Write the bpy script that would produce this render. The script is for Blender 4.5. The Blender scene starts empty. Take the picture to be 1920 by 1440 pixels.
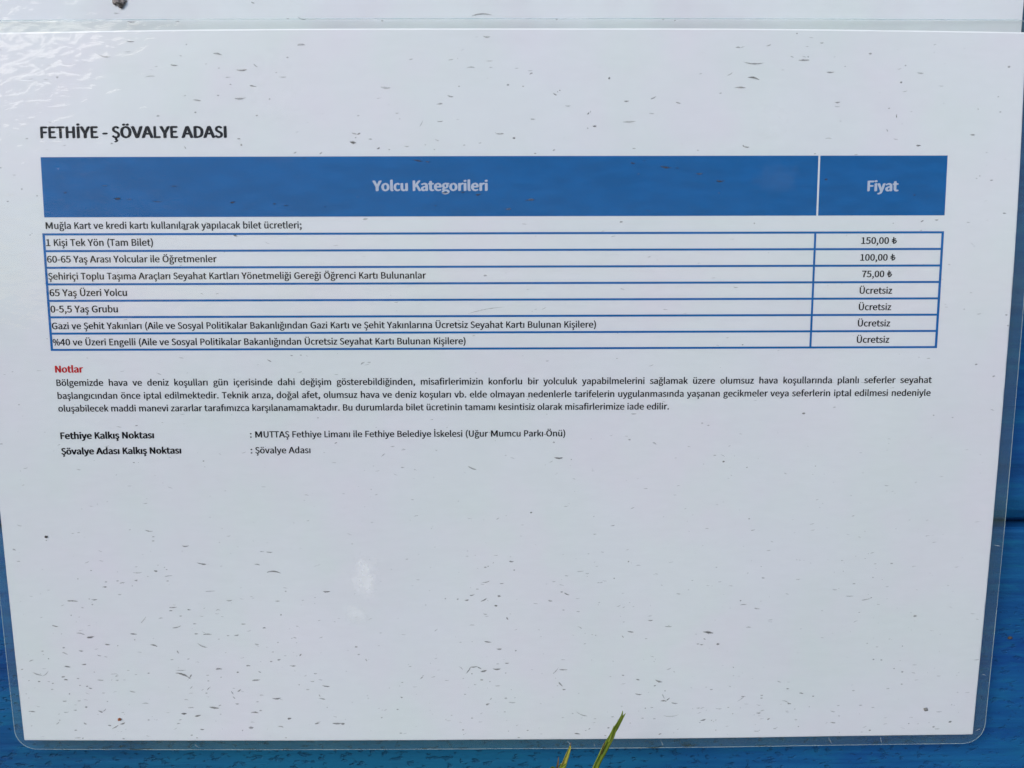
import bpy, bmesh, math, random
from mathutils import Vector, Matrix, noise
random.seed(7)
SC = bpy.context.scene
COL = SC.collection
R = math.radians

# ------------------------------------------------------------------ camera
# millimetres on the notice: u to the right, v down from the top of the paper, w into the board
H = 300.0                       # the ground lies 300 mm below the top of the paper
def W(u, v, w): return Vector(((u - 148.5) / 1000, w / 1000, (H - v) / 1000))
cam_d = bpy.data.cameras.new('camera'); cam = bpy.data.objects.new('camera', cam_d); COL.objects.link(cam)
cam_d.sensor_width = 36; cam_d.lens = 27; cam_d.clip_start = 0.005; cam_d.clip_end = 500
right = Vector((0.99997781, -0.00608598, -0.0027087))
down = Vector((-0.00348733, -0.13181248, -0.99126853))
fwd = Vector((0.0056758, 0.99125599, -0.13183078))
m = Matrix((right, -down, -fwd)).transposed().to_4x4()
m.translation = W(151.2168, 68.5996, -221.2518)
cam.matrix_world = m
SC.camera = cam

# ------------------------------------------------------------------ sky, sun, exposure
SUN_EL, SUN_AZ = R(34), R(41.4)   # low behind the viewer's left shoulder, veiled by thin cloud
world = bpy.data.worlds.new('World'); SC.world = world; world.use_nodes = True
nt = world.node_tree; bg = nt.nodes['Background']
sky = nt.nodes.new('ShaderNodeTexSky'); sky.sky_type = 'NISHITA'; sky.sun_disc = False
sd = Vector((-math.sin(SUN_AZ) * math.cos(SUN_EL), -math.cos(SUN_AZ) * math.cos(SUN_EL), math.sin(SUN_EL)))  # towards the sun
sky.sun_elevation = SUN_EL
sky.sun_rotation = math.atan2(sd.x, sd.y)
sky.air_density = 1.0; sky.dust_density = 1.0; sky.ozone_density = 2.5
nt.links.new(sky.outputs[0], bg.inputs[0]); bg.inputs[1].default_value = 0.15
sun_d = bpy.data.lights.new('sun', 'SUN'); sun_d.energy = 1.5; sun_d.angle = R(31); sun_d.color = (1, .93, .83)
sun = bpy.data.objects.new('sun', sun_d); COL.objects.link(sun)
sun.rotation_euler = (-sd).to_track_quat('-Z', 'Y').to_euler(); sun.location = sd * 3
vs = SC.view_settings
vs.view_transform = 'Standard'; vs.look = 'None'; vs.gamma = 1; vs.use_curve_mapping = False
vs.exposure = 0.54
SC.cycles.transparent_max_bounces = 24

# ------------------------------------------------------------------ helpers
def empty(name, loc):
    o = bpy.data.objects.new(name, None); COL.objects.link(o); o.location = loc; o.empty_display_size = .02; return o
def tag(o, label=None, cat=None, group=None, kind=None):
    for k, v in (('label', label), ('category', cat), ('group', group), ('kind', kind)):
        if v: o[k] = v
    return o
def mesh(name, vs, fs, mat, parent=None, smooth=True):
    me = bpy.data.meshes.new(name); me.from_pydata([tuple(v) for v in vs], [], fs); me.update()
    if mat: me.materials.append(mat)
    if smooth:
        for p in me.polygons: p.use_smooth = True
    o = bpy.data.objects.new(name, me); COL.objects.link(o)
    if parent:
        o.parent = parent
        off = Vector()
        q = parent
        while q: off += q.location; q = q.parent
        o.location = -off
    return o

def mat(name):
    mm = bpy.data.materials.new(name); mm.use_nodes = True
    n = mm.node_tree; n.nodes.clear()
    out = n.nodes.new('ShaderNodeOutputMaterial')
    return mm, n, out
def node(n, t, **kw):
    x = n.nodes.new(t)
    for k, v in kw.items():
        if k.startswith('_'): setattr(x, k[1:], v)
        else: x.inputs[k.replace('__', ' ')].default_value = v
    return x
def coords(n, scale, loc=(0, 0, 0)):
    tc = n.nodes.new('ShaderNodeNewGeometry'); mp = n.nodes.new('ShaderNodeMapping')
    mp.inputs['Scale'].default_value = scale; mp.inputs['Location'].default_value = loc
    n.links.new(tc.outputs['Position'], mp.inputs['Vector']); return mp.outputs['Vector']
def ntex(n, vec, scale, detail=4, rough=.55, dist=0):
    x = n.nodes.new('ShaderNodeTexNoise'); x.inputs['Scale'].default_value = scale
    x.inputs['Detail'].default_value = detail; x.inputs['Roughness'].default_value = rough; x.inputs['Distortion'].default_value = dist
    n.links.new(vec, x.inputs['Vector']); return x.outputs['Fac']
def ramp(n, fac, *stops):
    x = n.nodes.new('ShaderNodeValToRGB'); e = x.color_ramp.elements
    while len(e) < len(stops): e.new(.5)
    for i, (p, c) in enumerate(stops):
        e[i].position = p; e[i].color = (*c, 1) if len(c) == 3 else c
    n.links.new(fac, x.inputs[0]); return x.outputs[0]
def mix(n, fac, a, b, mode='MIX'):
    x = n.nodes.new('ShaderNodeMix'); x.data_type = 'RGBA'; x.blend_type = mode
    for s, v in ((x.inputs[0], fac), (x.inputs[6], a), (x.inputs[7], b)):
        if hasattr(v, 'links') or hasattr(v, 'is_linked'): n.links.new(v, s)
        elif isinstance(v, (int, float)): s.default_value = v
        else: s.default_value = (*v, 1)
    return x.outputs[2]
def math_(n, op, a, b=None):
    x = n.nodes.new('ShaderNodeMath'); x.operation = op
    for s, v in ((x.inputs[0], a), (x.inputs[1], b)):
        if v is None: continue
        if isinstance(v, (int, float)): s.default_value = v
        else: n.links.new(v, s)
    return x.outputs[0]

# ------------------------------------------------------------------ materials
def m_paper(name, k):
    mm, n, out = mat(name)
    b = node(n, 'ShaderNodeBsdfPrincipled', Roughness=.75); b.inputs['Specular IOR Level'].default_value = .1
    v = coords(n, (1, 1, 1))
    a = ntex(n, v, 22, 3); c = ntex(n, coords(n, (1, 1, 1), (3, 1, 2)), 30, 3); d = ntex(n, coords(n, (160, 160, 520)), 1.2, 4)
    col = ramp(n, a, (.35, tuple(x * k for x in PAPER_A)), (.65, tuple(x * k for x in PAPER_B)))
    col = mix(n, math_(n, 'MULTIPLY', ramp(n, c, (.45, (0, 0, 0)), (.7, (1, 1, 1))), .7), col, PAPER_C)
    col = mix(n, .06, col, d, 'MULTIPLY')
    n.links.new(col, b.inputs['Base Color']); n.links.new(b.outputs[0], out.inputs[0]); return mm
PAPER_A, PAPER_B, PAPER_C = (.78, .793, .82), (.755, .795, .792), (.79, .765, .815)

def m_ink(name, c, var=.12, sc=120):
    mm, n, out = mat(name)
    b = node(n, 'ShaderNodeBsdfPrincipled', Roughness=.7); b.inputs['Specular IOR Level'].default_value = .1
    a = ntex(n, coords(n, (1, 1, 3)), sc, 4)
    f = tuple(x * (1 - var) for x in c); g = tuple(min(1, x * (1 + var)) for x in c)
    n.links.new(ramp(n, a, (.35, f), (.65, g)), b.inputs['Base Color']); n.links.new(b.outputs[0], out.inputs[0]); return mm

def film_bump(n, strength):
    # orange-peel surface of the heat-sealed pouch: shallow ripples a few millimetres wide and short ones across
    a = ntex(n, coords(n, (240, 240, 420)), 1.0, 1, .4, .6)
    # the sealing ripples are deepest in one upper corner
    gm = n.nodes.new('ShaderNodeNewGeometry'); ds = n.nodes.new('ShaderNodeVectorMath'); ds.operation = 'DISTANCE'
    n.links.new(gm.outputs['Position'], ds.inputs[0]); ds.inputs[1].default_value = W(4, 12, 3)
    dd = math_(n, 'ADD', ds.outputs['Value'], math_(n, 'MULTIPLY', ntex(n, coords(n, (60, 60, 90)), 1.0, 3), .04))
    deep = ramp(n, dd, (.034, (1, 1, 1)), (.09, (.16,) * 3))
    a = math_(n, 'MULTIPLY', a, deep)
    b2 = ntex(n, coords(n, (45, 45, 60)), 1.0, 2, .5)
    s = math_(n, 'ADD', math_(n, 'MULTIPLY', a, .00026), math_(n, 'MULTIPLY', b2, .00016))
    bp = n.nodes.new('ShaderNodeBump'); bp.inputs['Strength'].default_value = strength; bp.inputs['Distance'].default_value = 1.0
    n.links.new(s, bp.inputs['Height']); return bp.outputs[0]
def m_film(name, milky, milk_col, tint=(1, 1, 1), gloss=True, bump=1.0, glare_patches=(), lo=.7, hi=1.25):
    mm, n, out = mat(name)
    tr = node(n, 'ShaderNodeBsdfTransparent'); tr.inputs[0].default_value = (*tint, 1)
    df = node(n, 'ShaderNodeBsdfDiffuse'); df.inputs[0].default_value = (*milk_col, 1)
    m1 = n.nodes.new('ShaderNodeMixShader')
    a = ntex(n, coords(n, (60, 60, 60)), 1, 4)
    fac = math_(n, 'MULTIPLY', ramp(n, a, (.3, (lo,) * 3), (.7, (hi,) * 3)), milky)
    for (u, v, ru, rv, k) in glare_patches:            # pale patches painted into the film in place of soft reflections
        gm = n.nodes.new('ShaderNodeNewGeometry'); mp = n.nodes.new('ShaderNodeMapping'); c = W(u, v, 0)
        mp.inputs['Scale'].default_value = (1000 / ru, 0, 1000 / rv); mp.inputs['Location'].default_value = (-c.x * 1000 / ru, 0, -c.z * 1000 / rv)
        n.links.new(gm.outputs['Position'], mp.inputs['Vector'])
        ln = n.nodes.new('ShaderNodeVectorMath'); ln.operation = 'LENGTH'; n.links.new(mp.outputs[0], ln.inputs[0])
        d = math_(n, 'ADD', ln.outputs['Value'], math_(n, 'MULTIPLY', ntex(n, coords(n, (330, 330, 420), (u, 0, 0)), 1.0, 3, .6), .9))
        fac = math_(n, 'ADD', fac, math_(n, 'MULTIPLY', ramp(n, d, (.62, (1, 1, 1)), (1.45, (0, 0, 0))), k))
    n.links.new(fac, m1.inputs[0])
    n.links.new(tr.outputs[0], m1.inputs[1]); n.links.new(df.outputs[0], m1.inputs[2])
    sh = m1.outputs[0]
    if gloss:
        gl = node(n, 'ShaderNodeBsdfGlossy', Roughness=.05)
        fr = node(n, 'ShaderNodeFresnel', IOR=1.28)
        bm = film_bump(n, bump)
        n.links.new(bm, gl.inputs['Normal'])
        m2 = n.nodes.new('ShaderNodeMixShader')
        n.links.new(fr.outputs[0], m2.inputs[0]); n.links.new(sh, m2.inputs[1]); n.links.new(gl.outputs[0], m2.inputs[2]); sh = m2.outputs[0]
    n.links.new(sh, out.inputs[0]); return mm

def m_dirt(name, c, alpha):
    mm, n, out = mat(name)
    tr = node(n, 'ShaderNodeBsdfTransparent'); df = node(n, 'ShaderNodeBsdfDiffuse')
    a = ntex(n, coords(n, (1, 1, 1)), 900, 3)
    n.links.new(ramp(n, a, (.3, tuple(x * .6 for x in c)), (.7, tuple(x * 1.5 for x in c))), df.inputs[0])
    m1 = n.nodes.new('ShaderNodeMixShader')
    b2 = ntex(n, coords(n, (1, 1, 1), (5, 5, 5)), 1300, 2)
    at = n.nodes.new('ShaderNodeAttribute'); at.attribute_name = 'thickness'
    n.links.new(math_(n, 'MULTIPLY', at.outputs['Fac'], math_(n, 'MULTIPLY', ramp(n, b2, (.3, (.55,) * 3), (.6, (1,) * 3)), alpha)), m1.inputs[0])
    n.links.new(tr.outputs[0], m1.inputs[1]); n.links.new(df.outputs[0], m1.inputs[2]); n.links.new(m1.outputs[0], out.inputs[0]); return mm

def m_plank():
    mm, n, out = mat('blue_painted_wood')
    b = node(n, 'ShaderNodeBsdfPrincipled', Roughness=.6); b.inputs['Specular IOR Level'].default_value = .15
    oi = n.nodes.new('ShaderNodeObjectInfo')
    base = ramp(n, ntex(n, coords(n, (7, 7, 34)), 1.0, 5, .6, .3), (.34, (.0018, .024, .12)), (.50, (.0030, .046, .185)), (.68, (.0050, .080, .21)))
    streak = ntex(n, coords(n, (14, 14, 420)), 1.0, 4, .6)
    col = mix(n, math_(n, 'MULTIPLY', ramp(n, streak, (.48, (0, 0, 0)), (.72, (1, 1, 1))), .55), base, (.0075, .105, .26))
    col = mix(n, math_(n, 'MULTIPLY', ramp(n, streak, (.25, (1, 1, 1)), (.46, (0, 0, 0))), .5), col, (.0015, .024, .10))
    wide = ntex(n, coords(n, (9, 9, 16), (1.3, 0, .4)), 1.0, 3)
    col = mix(n, math_(n, 'MULTIPLY', ramp(n, wide, (.45, (0, 0, 0)), (.7, (1, 1, 1))), .6), col, (.004, .085, .18))
    brush = ntex(n, coords(n, (46, 46, 250), (2, 0, 3)), 1.0, 4, .7, .5)
    col = mix(n, math_(n, 'MULTIPLY', ramp(n, brush, (.50, (0, 0, 0)), (.70, (1, 1, 1))), .55), col, (.006, .11, .22))
    # the foot of the wall, weathered to a greener blue
    gm = n.nodes.new('ShaderNodeNewGeometry'); ds = n.nodes.new('ShaderNodeVectorMath'); ds.operation = 'DISTANCE'
    mp = n.nodes.new('ShaderNodeMapping'); mp.inputs['Scale'].default_value = (1, 0, 3.2); n.links.new(gm.outputs['Position'], mp.inputs['Vector'])
    n.links.new(mp.outputs[0], ds.inputs[0]); ds.inputs[1].default_value = (-.045, 0, .08 * 3.2)
    far = math_(n, 'ADD', ds.outputs['Value'], math_(n, 'MULTIPLY', ntex(n, coords(n, (40, 40, 90)), 1.0, 4), .12))
    col = mix(n, math_(n, 'MULTIPLY', ramp(n, far, (.10, (1, 1, 1)), (.22, (0, 0, 0))), .75), col, (.005, .105, .185))
    # small bare pits where the paint has flaked, and dark grime in them
    pit = ntex(n, coords(n, (330, 330, 640)), 1.0, 3, .6)
    pz = ntex(n, coords(n, (11, 11, 14), (4, 2, 1)), 1.0, 3)
    pm = math_(n, 'MULTIPLY', ramp(n, pit, (.57, (0, 0, 0)), (.66, (1, 1, 1))), math_(n, 'ADD', ramp(n, far, (.16, (.95,) * 3), (.34, (0, 0, 0))), ramp(n, pz, (.56, (0, 0, 0)), (.68, (.28,) * 3))))
    col = mix(n, math_(n, 'MULTIPLY', pm, .4), col, (.0012, .020, .058))
    n.links.new(col, b.inputs['Base Color'])
    bp = n.nodes.new('ShaderNodeBump'); bp.inputs['Distance'].default_value = 1; bp.inputs['Strength'].default_value = 1
    hh = math_(n, 'ADD', math_(n, 'MULTIPLY', streak, .0003), math_(n, 'MULTIPLY', pm, -.00035))
    hh = math_(n, 'ADD', hh, math_(n, 'MULTIPLY', ntex(n, coords(n, (300, 300, 600)), 1, 3), .00012))
    n.links.new(hh, bp.inputs['Height']); n.links.new(bp.outputs[0], b.inputs['Normal'])
    n.links.new(b.outputs[0], out.inputs[0]); return mm

def m_leaf(name, c1, c2, c3):
    mm, n, out = mat(name)
    b = node(n, 'ShaderNodeBsdfPrincipled', Roughness=.5); b.inputs['Specular IOR Level'].default_value = .35
    a = ntex(n, coords(n, (260, 260, 60)), 1, 3); d = ntex(n, coords(n, (1400, 1400, 90)), 1, 3)
    col = ramp(n, a, (.35, c1), (.52, c2), (.66, c3))
    col = mix(n, .35, col, ramp(n, d, (.3, (.35,) * 3), (.7, (1,) * 3)), 'MULTIPLY')
    n.links.new(col, b.inputs['Base Color']); 
    tl = node(n, 'ShaderNodeBsdfTranslucent'); n.links.new(col, tl.inputs[0])
    m1 = n.nodes.new('ShaderNodeMixShader'); m1.inputs[0].default_value = .25
    n.links.new(b.outputs[0], m1.inputs[1]); n.links.new(tl.outputs[0], m1.inputs[2]); n.links.new(m1.outputs[0], out.inputs[0]); return mm

def m_simple(name, c1, c2, sc, rough=.9, bumpd=0, bsc=None):
    mm, n, out = mat(name)
    b = node(n, 'ShaderNodeBsdfPrincipled', Roughness=rough)
    a = ntex(n, coords(n, (1, 1, 1)), sc, 6)
    n.links.new(ramp(n, a, (.35, c1), (.65, c2)), b.inputs['Base Color'])
    if bumpd:
        bp = n.nodes.new('ShaderNodeBump'); bp.inputs['Distance'].default_value = bumpd
        n.links.new(ntex(n, coords(n, (1, 1, 1)), bsc or sc, 6), bp.inputs['Height']); n.links.new(bp.outputs[0], b.inputs['Normal'])
    n.links.new(b.outputs[0], out.inputs[0]); return mm

M_PAPER = m_paper('white_paper', 1)
M_PAPER2 = m_paper('skylit_white_paper', 1.1)  # paper lightened to hold the extra sky light on the upper sheet
M_BLACK = m_ink('black_print', (.006, .006, .009))
M_BLUE = m_ink('blue_print', (.002, .126, .365), .08)
M_LINE = m_ink('blue_rule_print', (.008, .140, .41), .07)
M_RED = m_ink('red_print', (.52, .018, .022))
M_KNOCK = m_ink('pale_print', (.50, .55, .65), .03)
M_EDGE = m_ink('paper_cut_edge', (.93, .94, .95), .02)  # whiter than the sheet, the highlight along the cut painted in
M_FILM = m_film('clear_laminate', .006, (.94, .95, .95), glare_patches=((108, 157, 7.5, 14, .30), (105, 169, 6.5, 7, .24), (228, 40, 14, 9, .014), (226, 24, 9, 11, .07), (86, 33, 14, 4.5, .014), (86, 15, 13, 20, .06)))
M_BACK = m_film('milky_laminate', .065, (.46, .74, .60), (.97, .97, .96), gloss=False)
M_RIM = m_film('laminate_cut_edge', .45, (.52, .66, .68), gloss=False, lo=.25, hi=1.5)  # uneven milkiness paints the highlights along the pouch edge
M_D3 = m_dirt('dark_dirt', (.072, .063, .052), .84)
M_D2 = m_dirt('grey_brown_dirt', (.12, .108, .09), .68)
M_D1 = m_dirt('faint_dirt', (.16, .155, .145), .50)
M_PLANK = m_plank()
M_DARK = m_simple('dark_green_gap', (.006, .014, .008), (.012, .03, .012), 60)  # very dark green showing between the planks
M_SOIL = m_simple('dry_soil', (.16, .14, .115), (.24, .22, .185), 9, .95, .01, 40)

# ------------------------------------------------------------------ the setting
gs = []
NG = 60
def gcoord(i):
    t = i / NG * 2 - 1
    return math.copysign(abs(t) ** 4 * 60, t) + t * .6
gv = [(gcoord(i), gcoord(j), 0.004 * noise.noise(Vector((gcoord(i) * 9, gcoord(j) * 9, 0))) if abs(gcoord(i)) < 2 and abs(gcoord(j)) < 2 else 0) for j in range(NG + 1) for i in range(NG + 1)]
gf = [(j * (NG + 1) + i, j * (NG + 1) + i + 1, (j + 1) * (NG + 1) + i + 1, (j + 1) * (NG + 1) + i) for j in range(NG) for i in range(NG)]
tag(mesh('ground', gv, gf, M_SOIL), kind='structure')

# blue plank wall; the face of the planks lies 6.5 mm behind the front of the notice
PW = 6.6
wall = empty('plank_wall', W(148.5, H, PW + 10))
tag(wall, 'wall of horizontal blue painted planks behind the laminated notice, with a dark gap', 'plank wall')
def plank(v0, v1, bev, seed):
    prof = [(PW + 20, v0), (PW + 1.2, v0), (PW + .25, v0 + .5), (PW, v0 + 1.4)]
    prof += [(PW, v1 - bev - 1.2), (PW + .15, v1 - bev), (PW + 1.4, v1 - bev * .55), (PW + 3.4, v1 - 1.6), (PW + 6, v1), (PW + 20, v1)]
    us = [-520 + 1340 * i / 160 for i in range(161)]
    vv, ff = [], []
    for i, u in enumerate(us):
        for k, (w, v) in enumerate(prof):
            wob = .5 * noise.noise(Vector((u * .012, v * .02, seed))) + .18 * noise.noise(Vector((u * .05, v * .06, seed + 5)))
            vv.append(W(u, v + (wob if k in (0, 1, 2, 3, 6, 7, 8, 9) else 0), w))
    n_ = len(prof)
    for i in range(len(us) - 1):
        for k in range(n_ - 1):
            ff.append((i * n_ + k, (i + 1) * n_ + k, (i + 1) * n_ + k + 1, i * n_ + k + 1))
    for i in (0, len(us) - 1): ff.append(tuple(range(i * n_, i * n_ + n_)))
    return mesh('plank', vv, ff, M_PLANK, wall, smooth=False)
seams = [-290.4, -145.4, -.6, 144.4, 289.6]
pl = []
for i in range(4): pl.append(plank(seams[i] + .25, seams[i + 1] - 1.0, 8.0, i * 3.1))
vv = [W(-520, -290, PW + 9), W(820, -290, PW + 9), W(820, 300, PW + 9), W(-520, 300, PW + 9), W(-520, -290, PW + 12), W(820, -290, PW + 12), W(820, 300, PW + 12), W(-520, 300, PW + 12)]
mesh('backing_board', vv, [(0, 1, 2, 3), (4, 5, 6, 7), (0, 1, 5, 4), (1, 2, 6, 5), (2, 3, 7, 6), (3, 0, 4, 7)], M_DARK, wall, smooth=False)
mesh('skirting_plank', [W(u, v, w) for u in (-520, 820) for (v, w) in ((289.9, PW + 1), (300.5, PW + 1), (300.5, PW + 20), (289.9, PW + 20))],
     [(0, 1, 2, 3), (4, 5, 6, 7), (0, 1, 5, 4), (1, 2, 6, 5), (2, 3, 7, 6), (3, 0, 4, 7)], M_PLANK, wall, smooth=False)

# ------------------------------------------------------------------ the notice sheets
def S_low(u, v):
    """depth (mm) of the curled front sheet"""
    a = (u - 148.5) / 148.5; b = (v - 105) / 105
    a = max(-1.03, min(1.03, a)); b = max(-1.05, min(1.045, b))
    w = 1.314 * (1 - a * a) * (1 - b * b) + 2.501 * b * b - .885 * b ** 3 + 1.291 * a * a
    w += .17 * noise.noise(Vector((u * .022, v * .018, 3.3)))
    return w
def S_up(u, v):
    a = (u - 148.5) / 148.5
    return 5.45 + .25 * a * a + .10 * noise.noise(Vector((u * .02, v * .03, 8.1)))

def grid_sheet(name, S, u0, u1, v0, v1, off, m_, parent, rad=0, step=3.0, top=None, jag=0):
    """a thin sheet following the curl; rad rounds its four corners"""
    vs_ = [v0 + (v1 - v0) * j / int((v1 - v0) / step) for j in range(int((v1 - v0) / step) + 1)]
    if rad:
        fine = [rad * (1 - math.cos(t * math.pi / 2 / 8)) for t in range(9)]
        vs_ = sorted(set([v0 + f for f in fine] + [v1 - f for f in fine] + [v for v in vs_ if v0 + rad + .5 < v < v1 - rad - .5]))
    nu = int((u1 - u0) / step)
    vv, ff = [], []
    for v in vs_:
        ins = 0
        if rad:
            d = max(0, rad - (v - v0), rad - (v1 - v))
            ins = rad - math.sqrt(max(0, rad * rad - d * d))
        for i in range(nu + 1):
            u = u0 + ins + (u1 - u0 - 2 * ins) * i / nu
            vq = v
            if top: vq = v + top(u) * max(0, 1 - (v - v0) / 20)
            j1 = jag * noise.noise(Vector((v * .9, u, 1.7))) if i in (0, nu) else 0
            vv.append(W(u + j1, vq, S(u, vq) + off))
    for j in range(len(vs_) - 1):
        for i in range(nu):
            k = j * (nu + 1) + i
            ff.append((k, k + nu + 1, k + nu + 2, k + 1))
    return mesh(name, vv, ff, m_, parent)

def strip(pts, wid, S, off, closed=False):
    """flat ribbon along a path on the sheet"""
    vv, ff = [], []; n_ = len(pts)
    for i, (u, v) in enumerate(pts):
        a = pts[(i - 1) % n_ if closed else max(0, i - 1)]; b = pts[(i + 1) % n_ if closed else min(n_ - 1, i + 1)]
        t = Vector((b[0] - a[0], b[1] - a[1])); t.normalize(); p = Vector((-t.y, t.x)) * wid / 2
        for s in (-1, 1):
            x, y = u + p.x * s, v + p.y * s
            vv.append(W(x, y, S(x, y) + off))
    for i in range(n_ if closed else n_ - 1):
        k = (i + 1) % n_; ff.append((2 * i, 2 * k, 2 * k + 1, 2 * i + 1))
    return vv, ff
def rrect(u0, u1, v0, v1, r, step=4):
    p = []
    def arc(cx, cy, a0):
        for t in range(11):
            a = R(a0 + 9 * t); p.append((cx + r * math.cos(a), cy + r * math.sin(a)))
    def ln(a, b):
        L = math.hypot(b[0] - a[0], b[1] - a[1]); k = int(L / step)
        for i in range(1, k): p.append((a[0] + (b[0] - a[0]) * i / k, a[1] + (b[1] - a[1]) * i / k))
    arc(u1 - r, v0 + r, -90); ln((u1, v0 + r), (u1, v1 - r)); arc(u1 - r, v1 - r, 0); ln((u1 - r, v1), (u0 + r, v1))
    arc(u0 + r, v1 - r, 90); ln((u0, v1 - r), (u0, v0 + r)); arc(u0 + r, v0 + r, 180); ln((u0 + r, v0), (u1 - r, v0))
    return p
def rim(name, u0, u1, v0, v1, r, S, off, rad, m_, parent):
    """thin round bead along the cut edge of a pouch"""
    pts = [W(u, v, S(u, v) + off) for u, v in rrect(u0, u1, v0, v1, r)]
    vv, ff = [], []; n_ = len(pts); K = 6
    for i in range(n_):
        t = (pts[(i + 1) % n_] - pts[i - 1]).normalized(); nrm = Vector((0, -1, 0)); s = t.cross(nrm).normalized(); q = s.cross(t)
        for k in range(K):
            a = 2 * math.pi * k / K; vv.append(pts[i] + (s * math.cos(a) + q * math.sin(a)) * rad / 1000)
    for i in range(n_):
        j = (i + 1) % n_
        for k in range(K):
            l = (k + 1) % K; ff.append((i * K + k, j * K + k, j * K + l, i * K + l))
    return mesh(name, vv, ff, m_, parent)
def paper_rim(u0, u1, v0, v1, S, off, m_, parent, wid, top=None):
    """the bevelled cut edge of the paper, where the film dips over it"""
    vv, ff = [], []
    def seg(p, q, outw):
        k = max(2, int(math.hypot(q[0] - p[0], q[1] - p[1]) / 3)); base = len(vv)
        for i in range(k + 1):
            u = p[0] + (q[0] - p[0]) * i / k; v = p[1] + (q[1] - p[1]) * i / k
            if top and v < 60: v += top(u) * max(0, 1 - (v - v0) / 20)
            vv.append(W(u, v, S(u, v) + off)); x, y = u + outw[0] * wid, v + outw[1] * wid
            vv.append(W(x, y, S(x, y) + off + wid * .55))
        for i in range(k): ff.append((base + 2 * i, base + 2 * i + 2, base + 2 * i + 3, base + 2 * i + 1))
    seg((u0, v0), (u1, v0), (0, -1.5)); seg((u1, v0), (u1, v1), (.8, 0)); seg((u1, v1), (u0, v1), (0, .8)); seg((u0, v1), (u0, v0), (-.8, 0))
    return mesh('paper_edge', vv, ff, m_, parent)

def top_curve(u):
    a = (u - 148.5) / 148.5
    return .75 * max(0, abs(a) - .25) ** 2 / .56 + (.25 * max(0, -a - .6))

# ---- the sheet above, tucked behind the top of the notice
upn = empty('laminated_sheet', W(148.5, 8, 7))
tag(upn, 'second laminated white sheet tucked behind the top edge of the notice, lowest strip showing', 'notice')
up_paper = grid_sheet('paper', S_up, -1.2, 296.4, -206, 3.5, 0, M_PAPER2, upn)
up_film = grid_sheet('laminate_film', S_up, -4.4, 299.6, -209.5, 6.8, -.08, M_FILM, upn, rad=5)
grid_sheet('laminate_backing', S_up, -4.4, 299.6, -209.5, 6.8, .08, M_BACK, upn, rad=5)

# ---- the price notice
low = empty('price_notice', W(148.5, 213, 4))
tag(low, 'laminated white price notice with blue table and Turkish text, hung on the blue planks', 'notice')
paper = grid_sheet('paper', S_low, 0, 297, -.9, 210, 0, M_PAPER, low, top=top_curve, jag=.10)
paper_rim(0, 297, -.9, 210, S_low, -.012, M_EDGE, paper, .26, top_curve)
FU0, FU1, FV0, FV1 = -2.9, 300.8, -3.9, 213.2
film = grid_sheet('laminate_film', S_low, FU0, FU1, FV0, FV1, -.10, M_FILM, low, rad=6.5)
back = grid_sheet('laminate_backing', S_low, FU0, FU1, FV0, FV1, .14, M_BACK, low, rad=6.5)
rim('laminate_edge', FU0, FU1, FV0, FV1, 6.5, S_low, .02, .11, M_RIM, low)

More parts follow.
